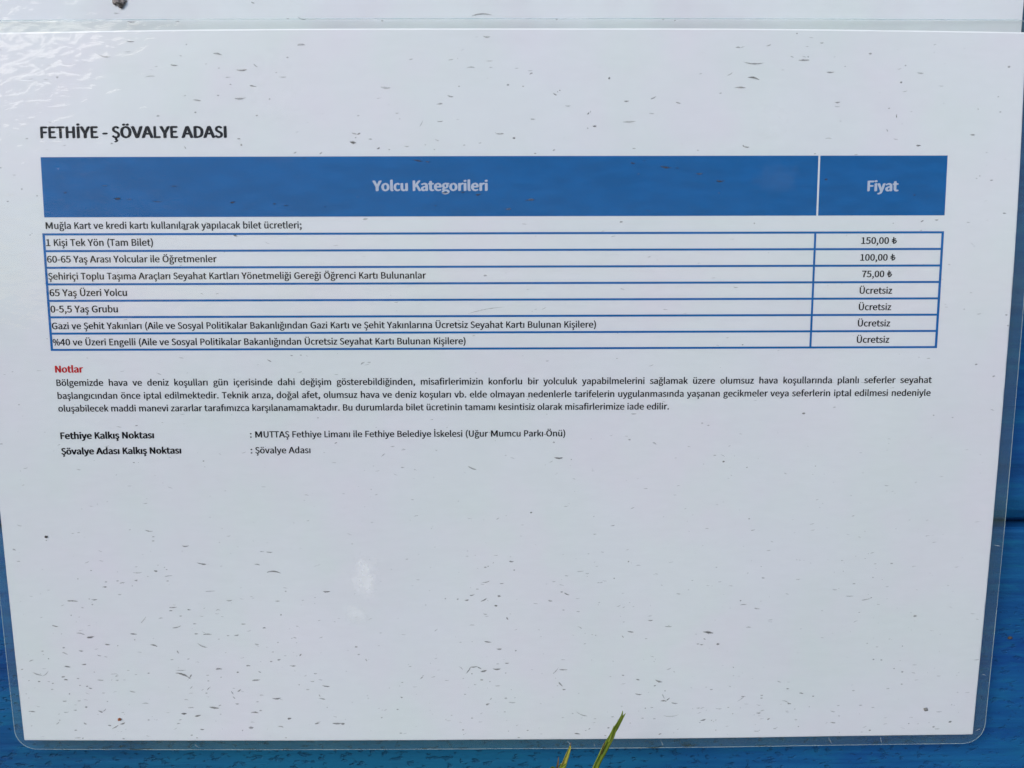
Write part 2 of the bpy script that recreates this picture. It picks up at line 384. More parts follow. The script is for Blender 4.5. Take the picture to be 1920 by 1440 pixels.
# ------------------------------------------------------------------ lettering
GLYPHS={
'A':(518,[[[3,0,74,208,30,0],[83,0,56,0,103,64],[143,191,123,127,219,191],[371,191,295,191,391,127],[431,0,411,64,458,0],[514,0,486,0,443,208],[302,624,373,416,273,624],[214,624,244,624,144,416]],[[163,253,225,253,173,285],[193,349,183,317,215,419],[255,560,236,487,256,560],[259,560,258,560,279,488],[322,349,299,419,332,317],[351,253,341,285,288,253]]]),
'B':(560,[[[86,0,86,208,152,0],[284,0,218,0,424,0],[521,183,521,60,521,268],[394,332,468,317,394,333],[394,336,394,335,453,355],[485,471,485,409,485,581],[271,624,396,624,209,624],[86,624,147,624,86,416]],[[164,359,195,359,164,427],[164,562,164,494,196,562],[260,562,228,562,358,562],[408,461,408,534,408,397],[257,359,364,359,226,359]],[[164,63,201,63,164,141],[164,298,164,220,201,298],[273,298,237,298,383,298],[443,185,443,263,443,101],[273,63,380,63,237,63]]]),
'C':(544,[[[321,-11,165,-11,402,-11],[512,78,463,21,498,95],[469,128,483,112,429,84],[324,58,384,58,205,58],[130,314,130,157,130,470],[327,566,209,566,380,566],[454,507,421,542,469,524],[497,558,483,541,461,598],[326,635,402,635,168,635],[49,311,49,513,49,109]]]),
'D':(586,[[[86,0,86,208,139,0],[245,0,192,0,433,0],[535,314,535,117,535,513],[242,624,433,624,190,624],[86,624,138,624,86,416]],[[164,65,188,65,164,230],[164,560,164,395,188,560],[235,560,211,560,382,560],[454,314,454,472,454,157],[235,65,382,65,211,65]]]),
'E':(502,[[[86,0,86,208,209,0],[454,0,332,0,454,22],[454,67,454,45,358,67],[164,67,261,67,164,143],[164,294,164,219,243,294],[401,294,322,294,401,317],[401,362,401,339,322,362],[164,362,243,362,164,427],[164,557,164,492,258,557],[445,557,351,557,445,579],[445,624,445,602,325,624],[86,624,206,624,86,416]]]),
'F':(471,[[[86,0,86,208,112,0],[164,0,138,0,164,93],[164,280,164,187,244,280],[402,280,323,280,402,302],[402,346,402,324,323,346],[164,346,244,346,164,417],[164,557,164,487,258,557],[445,557,351,557,445,579],[445,624,445,602,325,624],[86,624,206,624,86,416]]]),
'G':(587,[[[331,-11,167,-11,414,-11],[523,61,483,20,523,149],[523,323,523,236,455,323],[318,323,387,323,318,301],[318,258,318,280,362,258],[451,258,407,258,451,203],[451,94,451,149,426,71],[339,58,383,58,205,58],[130,314,130,157,130,470],[338,566,212,566,400,566],[472,507,441,539,486,524],[515,558,501,541,479,596],[335,635,422,635,170,635],[49,311,49,513,49,109]]]),
'H':(620,[[[86,0,86,208,112,0],[164,0,138,0,164,98],[164,294,164,196,261,294],[455,294,358,294,455,196],[455,0,455,98,482,0],[534,0,508,0,534,208],[534,624,534,416,508,624],[455,624,482,624,455,537],[455,362,455,450,358,362],[164,362,261,362,164,450],[164,624,164,537,138,624],[86,624,112,624,86,416]]]),
'I':(250,[[[86,0,86,208,112,0],[164,0,138,0,164,208],[164,624,164,416,138,624],[86,624,112,624,86,416]]]),
'K':(550,[[[86,0,86,208,112,0],[164,0,138,0,164,66],[164,197,164,132,200,240],[271,325,236,282,334,217],[459,0,396,108,488,0],[546,0,517,0,471,129],[321,387,396,258,386,466],[516,624,451,545,487,624],[427,624,457,624,340,519],[166,311,253,415,165,311],[164,311,165,311,164,415],[164,624,164,519,138,624],[86,624,112,624,86,416]]]),
'L':(463,[[[86,0,86,208,203,0],[437,0,320,0,437,22],[437,67,437,45,346,67],[164,67,255,67,164,253],[164,624,164,438,138,624],[86,624,112,624,86,416]]]),
'M':(692,[[[86,0,86,208,109,0],[157,0,133,0,157,115],[157,345,157,230,157,399],[146,529,151,475,147,529],[150,529,149,529,166,482],[200,387,183,434,239,279],[318,63,279,171,336,63],[371,63,353,63,410,171],[488,387,449,279,505,434],[539,529,522,482,540,529],[542,529,541,529,538,475],[532,345,532,399,532,230],[532,0,532,115,556,0],[605,0,581,0,605,208],[605,624,605,416,573,624],[511,624,542,624,471,512],[391,290,431,401,377,248],[348,160,364,203,347,160],[345,160,346,160,329,203],[299,290,316,248,260,401],[180,624,220,512,149,624],[86,624,117,624,86,416]]]),
'N':(616,[[[86,0,86,208,111,0],[160,0,135,0,160,109],[160,328,160,218,160,393],[151,522,154,459,152,522],[154,522,153,522,176,480],[221,394,199,437,297,263],[448,0,373,131,475,0],[529,0,502,0,529,208],[529,624,529,416,504,624],[454,624,479,624,454,516],[454,299,454,408,454,235],[465,102,460,164,464,102],[461,102,463,102,439,145],[394,231,416,188,318,362],[166,624,242,493,139,624],[86,624,113,624,86,416]]]),
'O':(632,[[[316,-11,159,-11,472,-11],[582,314,582,114,582,514],[316,635,472,635,159,635],[49,314,49,514,49,114]],[[316,58,428,58,203,58],[130,314,130,158,130,470],[316,566,203,566,428,566],[501,314,501,470,501,158]]]),
'P':(539,[[[86,0,86,208,112,0],[164,0,138,0,164,83],[164,248,164,166,199,248],[267,248,233,248,404,248],[497,441,497,309,497,577],[264,624,403,624,204,624],[86,624,145,624,86,416]],[[164,312,195,312,164,395],[164,560,164,477,194,560],[254,560,224,560,363,560],[419,441,419,532,419,351],[257,312,367,312,226,312]]]),
'S':(508,[[[259,-11,170,-11,389,-11],[471,166,471,67,471,259],[342,333,414,301,313,345],[254,371,283,358,205,391],[150,476,150,414,150,531],[266,566,196,566,324,566],[408,508,370,544,422,525],[449,558,436,541,406,603],[266,635,340,635,153,635],[70,470,70,566,70,379],[197,310,139,334,226,297],[286,271,256,284,345,244],[391,159,391,224,391,99],[260,58,342,58,195,58],[88,135,132,88,72,117],[41,81,56,99,94,25]]]),
'T':(511,[[[215,0,215,186,242,0],[294,0,268,0,294,186],[294,557,294,372,357,557],[483,557,420,557,483,579],[483,624,483,602,331,624],[26,624,179,624,26,602],[26,557,26,579,89,557],[215,557,152,557,215,372]]]),
'U':(614,[[[307,-11,180,-11,434,-11],[531,257,531,57,531,379],[531,624,531,501,506,624],[455,624,480,624,455,501],[455,255,455,378,455,106],[307,58,390,58,225,58],[162,255,162,106,162,378],[162,624,162,501,136,624],[83,624,109,624,83,501],[83,257,83,379,83,57]]]),
'V':(490,[[[200,0,134,208,230,0],[291,0,261,0,357,208],[489,624,423,416,463,624],[409,624,436,624,376,511],[309,286,342,398,288,213],[248,80,272,153,247,80],[245,80,246,80,222,153],[185,286,206,213,151,398],[83,624,117,511,56,624],[1,624,28,624,67,416]]]),
'Y':(453,[[[186,0,186,81,212,0],[265,0,239,0,265,81],[265,242,265,161,327,369],[453,624,390,496,425,624],[371,624,398,624,344,565],[291,448,318,506,271,402],[228,311,250,357,227,311],[225,311,226,311,203,357],[163,448,184,402,136,506],[83,624,109,565,55,624],[-1,624,27,624,62,496],[186,242,124,369,186,161]]]),
'Z':(514,[[[43,0,43,16,186,0],[473,0,330,0,473,22],[473,67,473,45,362,67],[140,67,251,67,249,237],[469,577,359,407,469,592],[469,624,469,608,337,624],[72,624,204,624,72,602],[72,557,72,579,172,557],[372,557,272,557,262,387],[43,48,152,218,43,32]]]),
'a':(480,[[[185,-11,107,-11,242,-11],[338,55,294,19,339,55],[340,55,339,55,343,37],[347,0,345,18,368,0],[411,0,390,0,411,95],[411,284,411,189,411,399],[251,474,364,474,176,474],[70,414,111,441,80,396],[100,360,90,378,136,385],[238,409,185,409,314,409],[334,293,334,352,137,271],[50,120,50,220,50,37]],[[207,52,251,52,161,52],[125,125,125,72,125,185],[334,241,178,223,334,198],[334,112,334,155,288,72]]]),
'b':(527,[[[282,-11,239,-11,387,-11],[482,238,482,80,482,381],[299,474,418,474,247,474],[153,409,196,445,154,437],[157,492,155,464,157,554],[157,677,157,615,130,677],[78,677,104,677,78,452],[78,0,78,226,99,0],[140,0,120,0,143,16],[147,48,145,32,148,48],[151,48,149,48,191,11]],[[269,54,345,54,238,54],[157,102,197,66,157,183],[157,345,157,264,200,386],[279,408,241,408,368,408],[402,237,402,340,402,123]]]),
'c':(435,[[[260,-11,138,-11,316,-11],[410,47,368,11,399,64],[376,100,387,82,347,74],[267,54,310,54,182,54],[124,231,124,124,124,337],[270,408,185,408,305,408],[362,368,335,392,375,385],[401,419,388,402,368,448],[266,474,327,474,147,474],[44,231,44,385,44,77]]]),
'd':(528,[[[236,-11,120,-11,291,-11],[376,54,340,19,377,54],[379,54,378,54,381,36],[385,0,383,18,407,0],[449,0,428,0,449,226],[449,677,449,452,423,677],[371,677,397,677,371,618],[371,499,371,559,372,473],[375,420,374,447,334,453],[245,474,299,474,140,474],[45,231,45,380,45,77]],[[253,54,295,54,172,54],[125,231,125,120,125,337],[259,408,185,408,297,408],[371,360,333,395,371,279],[371,117,371,198,333,75]]]),
'e':(472,[[[265,-11,142,-11,328,-11],[417,36,377,9,408,53],[390,88,399,70,355,65],[274,51,319,51,186,51],[121,213,126,114,225,213],[432,213,328,213,434,225],[436,257,436,240,436,389],[251,474,369,474,145,474],[44,231,44,381,44,78]],[[120,268,203,268,129,360],[253,412,187,412,325,412],[368,268,368,362,285,268]]]),
'f':(277,[[[28,399,28,419,49,399],[91,399,70,399,91,266],[91,0,91,133,117,0],[168,0,143,0,168,133],[168,399,168,266,201,399],[266,399,234,399,266,420],[266,462,266,441,234,462],[168,462,201,462,168,486],[168,535,168,511,168,595],[234,626,190,626,250,626],[286,613,269,622,292,634],[303,674,297,654,282,682],[225,688,254,688,134,688],[91,536,91,630,91,511],[91,462,91,487,70,461],[28,458,49,459,28,438]]]),
'g':(481,[[[234,-213,122,-213,377,-213],[468,-53,468,-139,468,24],[307,57,414,57,277,57],[216,57,246,57,154,57],[135,107,135,78,135,133],[165,163,148,148,185,152],[233,146,211,146,328,146],[402,307,402,208,402,347],[365,402,387,381,396,402],[459,402,428,402,459,422],[459,462,459,442,406,462],[299,462,352,462,282,469],[233,474,260,474,140,474],[60,309,60,410,60,254],[121,185,90,208,121,183],[121,181,121,182,96,164],[70,95,70,134,70,59],[111,20,88,34,111,18],[111,15,111,17,68,-11],[43,-89,43,-49,43,-168]],[[233,199,287,199,180,199],[135,309,135,242,135,377],[233,417,180,417,288,417],[332,309,332,377,332,242]],[[245,-159,334,-159,161,-159],[111,-78,111,-128,111,-52],[158,0,125,-24,179,-5],[218,-7,201,-7,244,-7],[298,-7,271,-7,359,-7],[391,-66,391,-22,391,-113]]]),
'h':(517,[[[78,0,78,226,104,0],[157,0,130,0,157,112],[157,335,157,223,203,382],[282,406,235,406,344,406],[370,282,370,369,370,188],[370,0,370,94,396,0],[448,0,422,0,448,98],[448,293,448,195,448,410],[306,474,403,474,243,474],[153,396,196,439,154,428],[157,492,155,460,157,554],[157,677,157,615,130,677],[78,677,104,677,78,452]]]),
'i':(235,[[[78,0,78,154,104,0],[157,0,130,0,157,154],[157,462,157,308,130,462],[78,462,104,462,78,308]],[[117,557,87,557,148,557],[169,609,169,578,169,639],[117,659,148,659,87,659],[66,609,66,639,66,578]]]),
'j':(235,[[[30,-206,3,-206,122,-206],[157,-53,157,-147,157,119],[157,462,157,290,131,462],[79,462,105,462,79,290],[79,-53,79,119,79,-109],[22,-144,68,-144,6,-144],[-22,-135,-10,-140,-27,-155],[-37,-194,-32,-174,-21,-201]],[[117,557,87,557,147,557],[169,609,169,578,169,639],[117,659,147,659,87,659],[66,609,66,639,66,578]]]),
'k':(471,[[[78,0,78,226,104,0],[155,0,129,0,155,41],[155,122,155,81,184,155],[242,223,213,189,287,149],[377,0,332,74,405,0],[461,0,433,0,403,92],[287,276,345,184,338,338],[441,462,389,400,412,462],[354,462,383,462,289,381],[158,219,223,300,157,219],[155,219,156,219,155,372],[155,677,155,524,129,677],[78,677,104,677,78,452]]]),
'l':(242,[[[160,-11,102,-11,181,-11],[205,-4,194,-8,201,16],[194,55,198,35,185,54],[178,54,182,54,166,54],[157,87,157,63,157,284],[157,677,157,480,130,677],[78,677,104,677,78,482],[78,92,78,287,78,26]]]),
'm':(789,[[[78,0,78,154,104,0],[157,0,130,0,157,112],[157,335,157,223,198,383],[272,406,237,406,331,406],[358,282,358,369,358,188],[358,0,358,94,384,0],[436,0,410,0,436,112],[436,335,436,223,479,383],[552,406,516,406,611,406],[638,282,638,369,638,188],[638,0,638,94,664,0],[716,0,690,0,716,98],[716,293,716,195,716,410],[576,474,670,474,519,474],[423,385,471,437,404,440],[295,474,367,474,240,474],[151,395,192,439,151,395],[150,395,150,395,147,417],[142,462,145,440,121,462],[78,462,100,462,78,308]]]),
'n':(520,[[[78,0,78,154,104,0],[157,0,130,0,157,112],[157,335,157,223,203,382],[282,406,235,406,344,406],[370,282,370,369,370,188],[370,0,370,94,396,0],[448,0,422,0,448,98],[448,293,448,195,448,410],[306,474,403,474,243,474],[151,395,195,439,151,395],[150,395,150,395,147,417],[142,462,145,440,121,462],[78,462,100,462,78,308]]]),
'o':(516,[[[258,-11,145,-11,371,-11],[471,231,471,77,471,385],[258,474,371,474,145,474],[44,231,44,385,44,77]],[[258,54,338,54,178,54],[124,231,124,124,124,337],[258,408,178,408,338,408],[392,231,392,337,392,124]]]),
'p':(528,[[[78,-195,78,24,104,-195],[157,-195,130,-195,157,-143],[157,-38,157,-90,156,-11],[154,43,155,16,196,8],[282,-11,240,-11,387,-11],[482,238,482,80,482,381],[299,474,418,474,245,474],[151,408,193,443,151,408],[150,408,150,408,147,426],[142,462,145,444,121,462],[78,462,100,462,78,243]],[[269,54,345,54,238,54],[157,102,197,66,157,183],[157,345,157,264,201,386],[279,408,241,408,368,408],[402,237,402,340,402,123]]]),
'r':(331,[[[78,0,78,154,104,0],[157,0,130,0,157,99],[157,297,157,198,187,375],[272,404,234,404,292,404],[317,396,302,402,322,419],[332,464,327,441,317,471],[282,474,303,474,231,474],[151,378,184,436,151,378],[150,378,150,378,147,406],[142,462,145,434,121,462],[78,462,100,462,78,308]]]),
's':(399,[[[199,-11,134,-11,308,-11],[367,126,367,51,367,214],[226,266,294,241,174,286],[127,346,127,303,127,383],[213,414,154,414,254,414],[317,373,286,396,330,389],[355,421,342,405,320,450],[212,474,269,474,111,474],[53,343,53,416,53,264],[187,209,122,233,238,191],[293,122,293,168,293,82],[202,49,263,49,146,49],[65,105,106,71,52,87],[27,53,40,70,71,16]]]),
't':(322,[[[223,-11,125,-11,252,-11],[309,6,282,-3,304,26],[294,65,299,45,278,58],[241,52,258,52,187,52],[169,140,169,84,169,227],[169,399,169,313,211,399],[295,399,253,399,295,420],[295,462,295,441,253,462],[169,462,211,462,169,505],[169,592,169,549,148,592],[105,592,126,592,102,549],[96,462,99,505,72,461],[23,458,47,459,23,438],[23,399,23,419,46,399],[92,399,69,399,92,314],[92,143,92,228,92,50]]]),
'u':(517,[[[214,-11,116,-11,277,-11],[366,72,322,22,367,72],[368,72,368,72,370,48],[374,0,372,24,396,0],[439,0,417,0,439,154],[439,462,439,308,413,462],[362,462,387,462,362,353],[362,134,362,244,317,80],[237,56,284,56,175,56],[150,179,150,93,150,273],[150,462,150,368,124,462],[71,462,98,462,71,364],[71,169,71,267,71,51]]]),
'v':(444,[[[178,0,122,154,208,0],[269,0,239,0,323,154],[432,462,378,308,407,462],[356,462,381,462,326,374],[268,199,297,287,254,154],[225,63,239,107,224,63],[221,63,223,63,208,107],[179,199,193,154,150,287],[92,462,121,374,65,462],[11,462,38,462,67,308]]]),
'y':(444,[[[86,-199,65,-199,178,-199],[259,-39,226,-129,317,128],[432,462,374,295,407,462],[357,462,382,462,329,377],[273,206,301,291,261,164],[236,75,248,117,234,75],[231,75,233,75,215,118],[185,206,200,165,154,291],[92,462,123,377,65,462],[11,462,38,462,73,308],[197,-1,135,153,193,-12],[186,-36,190,-24,167,-93],[83,-135,134,-135,70,-135],[47,-128,56,-131,42,-148],[31,-190,37,-169,46,-196]]]),
'z':(405,[[[30,0,30,14,146,0],[379,0,263,0,379,21],[379,63,379,42,296,63],[128,63,212,63,209,182],[372,420,290,301,372,434],[372,462,372,448,267,462],[56,462,161,462,56,441],[56,399,56,420,128,399],[273,399,201,399,192,280],[30,42,111,161,30,28]]]),
'0':(473,[[[237,-11,117,-11,355,-11],[431,314,431,96,431,530],[237,635,355,635,117,635],[43,314,43,530,43,96]],[[237,52,307,52,166,52],[117,314,117,131,117,496],[237,573,166,573,307,573],[356,314,356,496,356,131]]]),
'1':(473,[[[75,0,75,22,189,0],[417,0,303,0,417,22],[417,65,417,43,375,65],[292,65,334,65,292,251],[292,624,292,437,272,624],[232,624,252,624,198,604],[103,579,158,590,103,563],[103,530,103,547,140,530],[214,530,177,530,214,375],[214,65,214,220,168,65],[75,65,121,65,75,43]]]),
'2':(473,[[[37,0,37,15,168,0],[430,0,299,0,430,22],[430,67,430,45,372,67],[257,67,315,67,225,67],[155,61,187,64,301,200],[400,452,400,327,400,562],[218,635,329,635,139,635],[34,544,84,599,49,529],[79,499,64,514,114,541],[208,572,157,572,286,572],[323,448,323,520,323,341],[37,46,233,217,37,31]]]),
'3':(473,[[[224,-11,127,-11,335,-11],[425,167,425,55,425,253],[293,325,366,307,293,326],[293,329,293,328,359,352],[403,479,403,403,403,578],[221,635,327,635,150,635],[48,561,94,603,62,544],[89,511,75,528,125,547],[219,572,168,572,284,572],[324,473,324,533,324,406],[151,354,281,354,151,334],[151,294,151,314,296,294],[345,169,345,245,345,98],[219,54,294,54,148,54],[65,125,101,88,51,108],[25,75,38,92,66,30]]]),
'4':(473,[[[289,0,289,57,314,0],[362,0,338,0,362,57],[362,172,362,115,390,172],[446,172,418,172,446,193],[446,234,446,213,418,234],[362,234,390,234,362,364],[362,624,362,494,334,624],[277,624,305,624,190,490],[17,223,104,357,17,206],[17,172,17,189,108,172],[289,172,199,172,289,115]],[[289,234,289,298,225,234],[98,234,162,234,145,305],[240,447,193,376,258,477],[290,539,275,509,291,539],[294,539,292,539,292,507],[289,425,289,456,289,362]]]),
'5':(473,[[[223,-11,125,-11,328,-11],[427,203,427,66,427,340],[239,402,342,402,202,402],[145,377,174,392,151,437],[162,557,156,497,240,557],[396,557,318,557,396,579],[396,624,396,602,296,624],[94,624,195,624,87,527],[73,333,80,430,87,324],[115,306,101,315,151,330],[219,343,177,343,297,343],[348,201,348,290,348,110],[215,54,289,54,143,54],[62,123,97,87,49,106],[23,71,36,88,66,30]]]),
'6':(473,[[[256,-11,137,-11,353,-11],[436,191,436,71,436,322],[262,387,368,387,214,387],[121,312,159,359,124,505],[282,571,195,571,319,571],[380,523,357,552,395,539],[425,571,410,555,390,608],[278,635,343,635,157,635],[48,298,48,542,48,92]],[[123,250,131,121,163,308],[249,329,211,329,325,329],[362,191,362,276,362,106],[256,50,316,50,178,50]]]),
'7':(473,[[[168,0,180,237,195,0],[249,0,222,0,260,244],[432,577,286,390,432,592],[432,624,432,608,302,624],[42,624,172,624,42,602],[42,557,42,579,143,557],[345,557,244,557,222,387]]]),
'8':(473,[[[238,-11,123,-11,355,-11],[433,150,433,60,433,236],[328,314,383,282,328,315],[328,318,328,317,365,347],[411,469,411,403,411,565],[240,633,346,633,143,633],[69,475,69,569,69,409],[153,331,108,362,153,330],[153,328,153,329,96,297],[39,155,39,238,39,59]],[[281,339,322,376,207,368],[140,475,140,401,140,535],[239,575,181,575,305,575],[345,465,345,527,345,419]],[[239,47,311,47,164,47],[108,162,108,95,108,221],[194,303,144,271,282,267],[359,152,359,237,359,90]]]),
'9':(473,[[[200,-11,132,-11,317,-11],[426,339,426,86,426,537],[216,635,336,635,119,635],[37,432,37,554,37,304],[209,237,106,237,261,237],[353,312,315,266,347,119],[197,54,277,54,157,54],[92,101,119,71,78,85],[49,53,64,69,84,16]],[[352,378,344,506,311,318],[222,294,264,294,148,294],[111,432,111,349,111,518],[217,574,157,574,296,574]]]),
'%':(784,[[[174,242,89,242,260,242],[317,440,317,314,317,564],[174,635,260,635,89,635],[33,440,33,564,33,314]],[[174,289,224,289,125,289],[92,440,92,340,92,539],[174,587,125,587,224,587],[257,440,257,539,257,340]],[[192,-11,307,204,210,-11],[245,-11,227,-11,360,204],[590,635,475,419,572,635],[537,635,554,635,422,419]],[[609,-11,524,-11,694,-11],[750,186,750,60,750,311],[609,382,694,382,524,382],[468,186,468,311,468,60]],[[609,37,658,37,560,37],[526,186,526,87,526,286],[609,334,560,334,658,334],[693,186,693,286,693,87]]]),
'(':(288,[[[203,-167,125,-40,219,-160],[251,-145,235,-153,178,-25],[143,265,143,120,143,408],[251,674,178,552,235,681],[203,696,219,689,125,568],[78,265,78,431,78,97]]]),
')':(288,[[[84,-167,68,-160,163,-40],[209,265,209,97,209,431],[84,696,163,568,68,689],[36,674,52,681,109,552],[145,265,145,408,145,120],[36,-145,109,-25,52,-153]]]),
',':(237,[[[64,-162,58,-146,140,-129],[188,16,188,-66,188,73],[123,107,163,107,91,107],[64,53,64,87,64,19],[121,-2,90,-2,124,-1],[130,-1,127,-1,129,-52],[45,-116,98,-93,51,-131]]]),
'-':(296,[[[39,208,39,228,112,208],[257,208,184,208,257,228],[257,268,257,248,184,268],[39,268,112,268,39,248]]]),
'.':(237,[[[118,-11,87,-11,149,-11],[174,48,174,13,174,83],[118,107,149,107,87,107],[62,48,62,83,62,13]]]),
':':(237,[[[118,332,87,332,149,332],[174,391,174,356,174,426],[118,451,149,451,87,451],[62,391,62,426,62,356]],[[118,-11,87,-11,149,-11],[174,48,174,13,174,83],[118,107,149,107,87,107],[62,48,62,83,62,13]]]),
';':(237,[[[118,332,87,332,149,332],[174,391,174,356,174,426],[118,451,149,451,87,451],[62,391,62,426,62,356]],[[64,-162,58,-146,140,-129],[188,16,188,-66,188,73],[123,107,163,107,91,107],[64,53,64,87,64,19],[121,-2,90,-2,124,-1],[130,-1,127,-1,129,-52],[45,-116,98,-93,51,-131]]]),
'ö':(516,[[[258,-11,145,-11,371,-11],[471,231,471,77,471,385],[258,474,371,474,145,474],[44,231,44,385,44,77]],[[258,54,338,54,178,54],[124,231,124,124,124,337],[258,408,178,408,338,408],[392,231,392,337,392,124]],[[167,559,139,559,193,559],[214,606,214,579,214,632],[167,653,193,653,139,653],[120,606,120,632,120,579]],[[349,559,322,559,376,559],[396,606,396,579,396,632],[349,653,376,653,322,653],[302,606,302,632,302,579]]]),
'ü':(517,[[[214,-11,116,-11,277,-11],[366,72,322,22,367,72],[368,72,368,72,370,48],[374,0,372,24,396,0],[439,0,417,0,439,154],[439,462,439,308,413,462],[362,462,387,462,362,353],[362,134,362,244,317,80],[237,56,284,56,175,56],[150,179,150,93,150,273],[150,462,150,368,124,462],[71,462,98,462,71,364],[71,169,71,267,71,51]],[[166,559,140,559,193,559],[214,606,214,579,214,632],[166,653,193,653,140,653],[119,606,119,632,119,579]],[[349,559,322,559,376,559],[396,606,396,579,396,632],[349,653,376,653,322,653],[302,606,302,632,302,579]]]),
'ç':(435,[[[171,-215,168,-202,271,-210],[327,-128,327,-183,327,-89],[258,-60,301,-71,265,-44],[280,-10,273,-27,328,-5],[410,47,374,15,399,64],[376,100,387,82,347,74],[267,54,310,54,182,54],[124,231,124,124,124,337],[270,408,185,408,305,408],[362,368,335,392,375,385],[401,419,388,402,368,448],[266,474,327,474,147,474],[44,231,44,385,44,91],[230,-9,123,5,218,-34],[194,-83,206,-59,248,-92],[267,-129,267,-106,267,-157],[163,-176,243,-171,166,-189]]]),
'Ö':(632,[[[316,-11,159,-11,472,-11],[582,314,582,114,582,514],[316,635,472,635,159,635],[49,314,49,514,49,114]],[[316,58,428,58,203,58],[130,314,130,158,130,470],[316,566,203,566,428,566],[501,314,501,470,501,158]],[[218,681,191,681,245,681],[265,727,265,699,265,754],[218,773,245,773,191,773],[172,727,172,754,172,699]],[[414,681,386,681,441,681],[459,727,459,699,459,754],[414,773,441,773,386,773],[367,727,367,754,367,699]]]),
'Ü':(614,[[[307,-11,180,-11,434,-11],[531,257,531,57,531,379],[531,624,531,501,506,624],[455,624,480,624,455,501],[455,255,455,378,455,106],[307,58,390,58,225,58],[162,255,162,106,162,378],[162,624,162,501,136,624],[83,624,109,624,83,501],[83,257,83,379,83,57]],[[208,681,182,681,236,681],[255,727,255,699,255,754],[208,773,236,773,182,773],[163,727,163,754,163,699]],[[404,681,377,681,431,681],[450,727,450,699,450,754],[404,773,431,773,377,773],[357,727,357,754,357,699]]]),
'¸':(516,[[[182,-215,180,-202,282,-210],[338,-128,338,-183,338,-89],[269,-60,311,-71,278,-39],[297,3,288,-18,280,3],[246,3,263,3,232,-26],[204,-83,218,-55,259,-92],[277,-129,277,-106,277,-157],[174,-176,253,-171,177,-189]]]),
'¨':(516,[[[167,559,139,559,193,559],[214,606,214,579,214,632],[167,653,193,653,139,653],[120,606,120,632,120,579]],[[349,559,322,559,376,559],[396,606,396,579,396,632],[349,653,376,653,322,653],[302,606,302,632,302,579]]]),
}
CAL={'a': 981, 'b': 1076, 'c': 866, 'd': 1076, 'e': 1019, 'f': 625, 'g': 964, 'h': 1076, 'i': 470, 'j': 490, 'k': 931, 'l': 470, 'm': 1636, 'n': 1076, 'o': 1080, 'p': 1076, 'q': 1076, 'r': 714, 's': 801, 't': 686, 'u': 1076, 'v': 925, 'w': 1464, 'x': 887, 'y': 927, 'z': 809, 'A': 1185, 'B': 1114, 'C': 1092, 'D': 1260, 'E': 1000, 'F': 941, 'G': 1292, 'H': 1276, 'I': 516, 'J': 653, 'K': 1064, 'L': 861, 'M': 1751, 'N': 1322, 'O': 1356, 'P': 1058, 'Q': 1378, 'R': 1112, 'S': 941, 'T': 998, 'U': 1314, 'V': 1162, 'W': 1822, 'X': 1063, 'Y': 998, 'Z': 959, '0': 1038, '1': 1038, '2': 1038, '3': 1038, '4': 1038, '5': 1038, '6': 1038, '7': 1038, '8': 1038, '9': 1038, ' ': 463, ',': 511, '.': 517, ':': 548, ';': 548, '-': 627, '(': 621, ')': 621, '%': 1464, 'ı': 470, '₺': 1038, 'ş': 801, 'ğ': 964, 'ö': 1080, 'ü': 1076, 'ç': 866, 'Ö': 1356, 'Ü': 1314, 'Ş': 941, 'İ': 516, 'Ğ': 1292}
CALB={'a': 1012, 'b': 1100, 'c': 857, 'd': 1100, 'e': 1030, 'f': 648, 'g': 971, 'h': 1100, 'i': 503, 'j': 523, 'k': 981, 'l': 503, 'm': 1666, 'n': 1100, 'o': 1101, 'p': 1100, 'q': 1100, 'r': 727, 's': 817, 't': 710, 'u': 1100, 'v': 969, 'w': 1526, 'x': 940, 'y': 969, 'z': 813, 'A': 1240, 'B': 1147, 'C': 1084, 'D': 1290, 'E': 999, 'F': 940, 'G': 1304, 'H': 1291, 'I': 546, 'J': 678, 'K': 1120, 'L': 866, 'M': 1790, 'N': 1351, 'O': 1384, 'P': 1090, 'Q': 1401, 'R': 1153, 'S': 968, 'T': 1014, 'U': 1315, 'V': 1199, 'W': 1857, 'X': 1121, 'Y': 1065, 'Z': 967, '0': 1038, '1': 1038, '2': 1038, '3': 1038, '4': 1038, '5': 1038, '6': 1038, '7': 1038, '8': 1038, '9': 1038, ' ': 463, ',': 511, '.': 517, ':': 548, ';': 548, '-': 627, '(': 621, ')': 621, '%': 1464, 'ı': 503, '₺': 1038, 'ş': 817, 'ğ': 971, 'ö': 1101, 'ü': 1100, 'ç': 857, 'Ö': 1384, 'Ü': 1315, 'Ş': 968, 'İ': 546, 'Ğ': 1304}

def poly_spline(cd, pts):
    s = cd.splines.new('BEZIER'); s.bezier_points.add(len(pts) - 1); s.use_cyclic_u = True
    for bp, q in zip(s.bezier_points, pts):
        bp.handle_left_type = bp.handle_right_type = 'FREE'
        bp.co = (q[0], q[1], 0); bp.handle_left = (q[2], q[3], 0); bp.handle_right = (q[4], q[5], 0)
def line_pts(ps):
    """corner points to bezier rows with straight handles"""
    out = []
    n_ = len(ps)
    for i, p in enumerate(ps):
        a = ps[i - 1]; b = ps[(i + 1) % n_]
        out.append([p[0], p[1], p[0] + (a[0] - p[0]) / 3, p[1] + (a[1] - p[1]) / 3, p[0] + (b[0] - p[0]) / 3, p[1] + (b[1] - p[1]) / 3])
    return out
def xr(ss): xs = [p[0] for s in ss for p in s]; return min(xs), max(xs)
def moved(ss, dx, dy, k=1): return [[[q * k + (dx if i % 2 == 0 else dy) for i, q in enumerate(p)] for p in s] for s in ss]
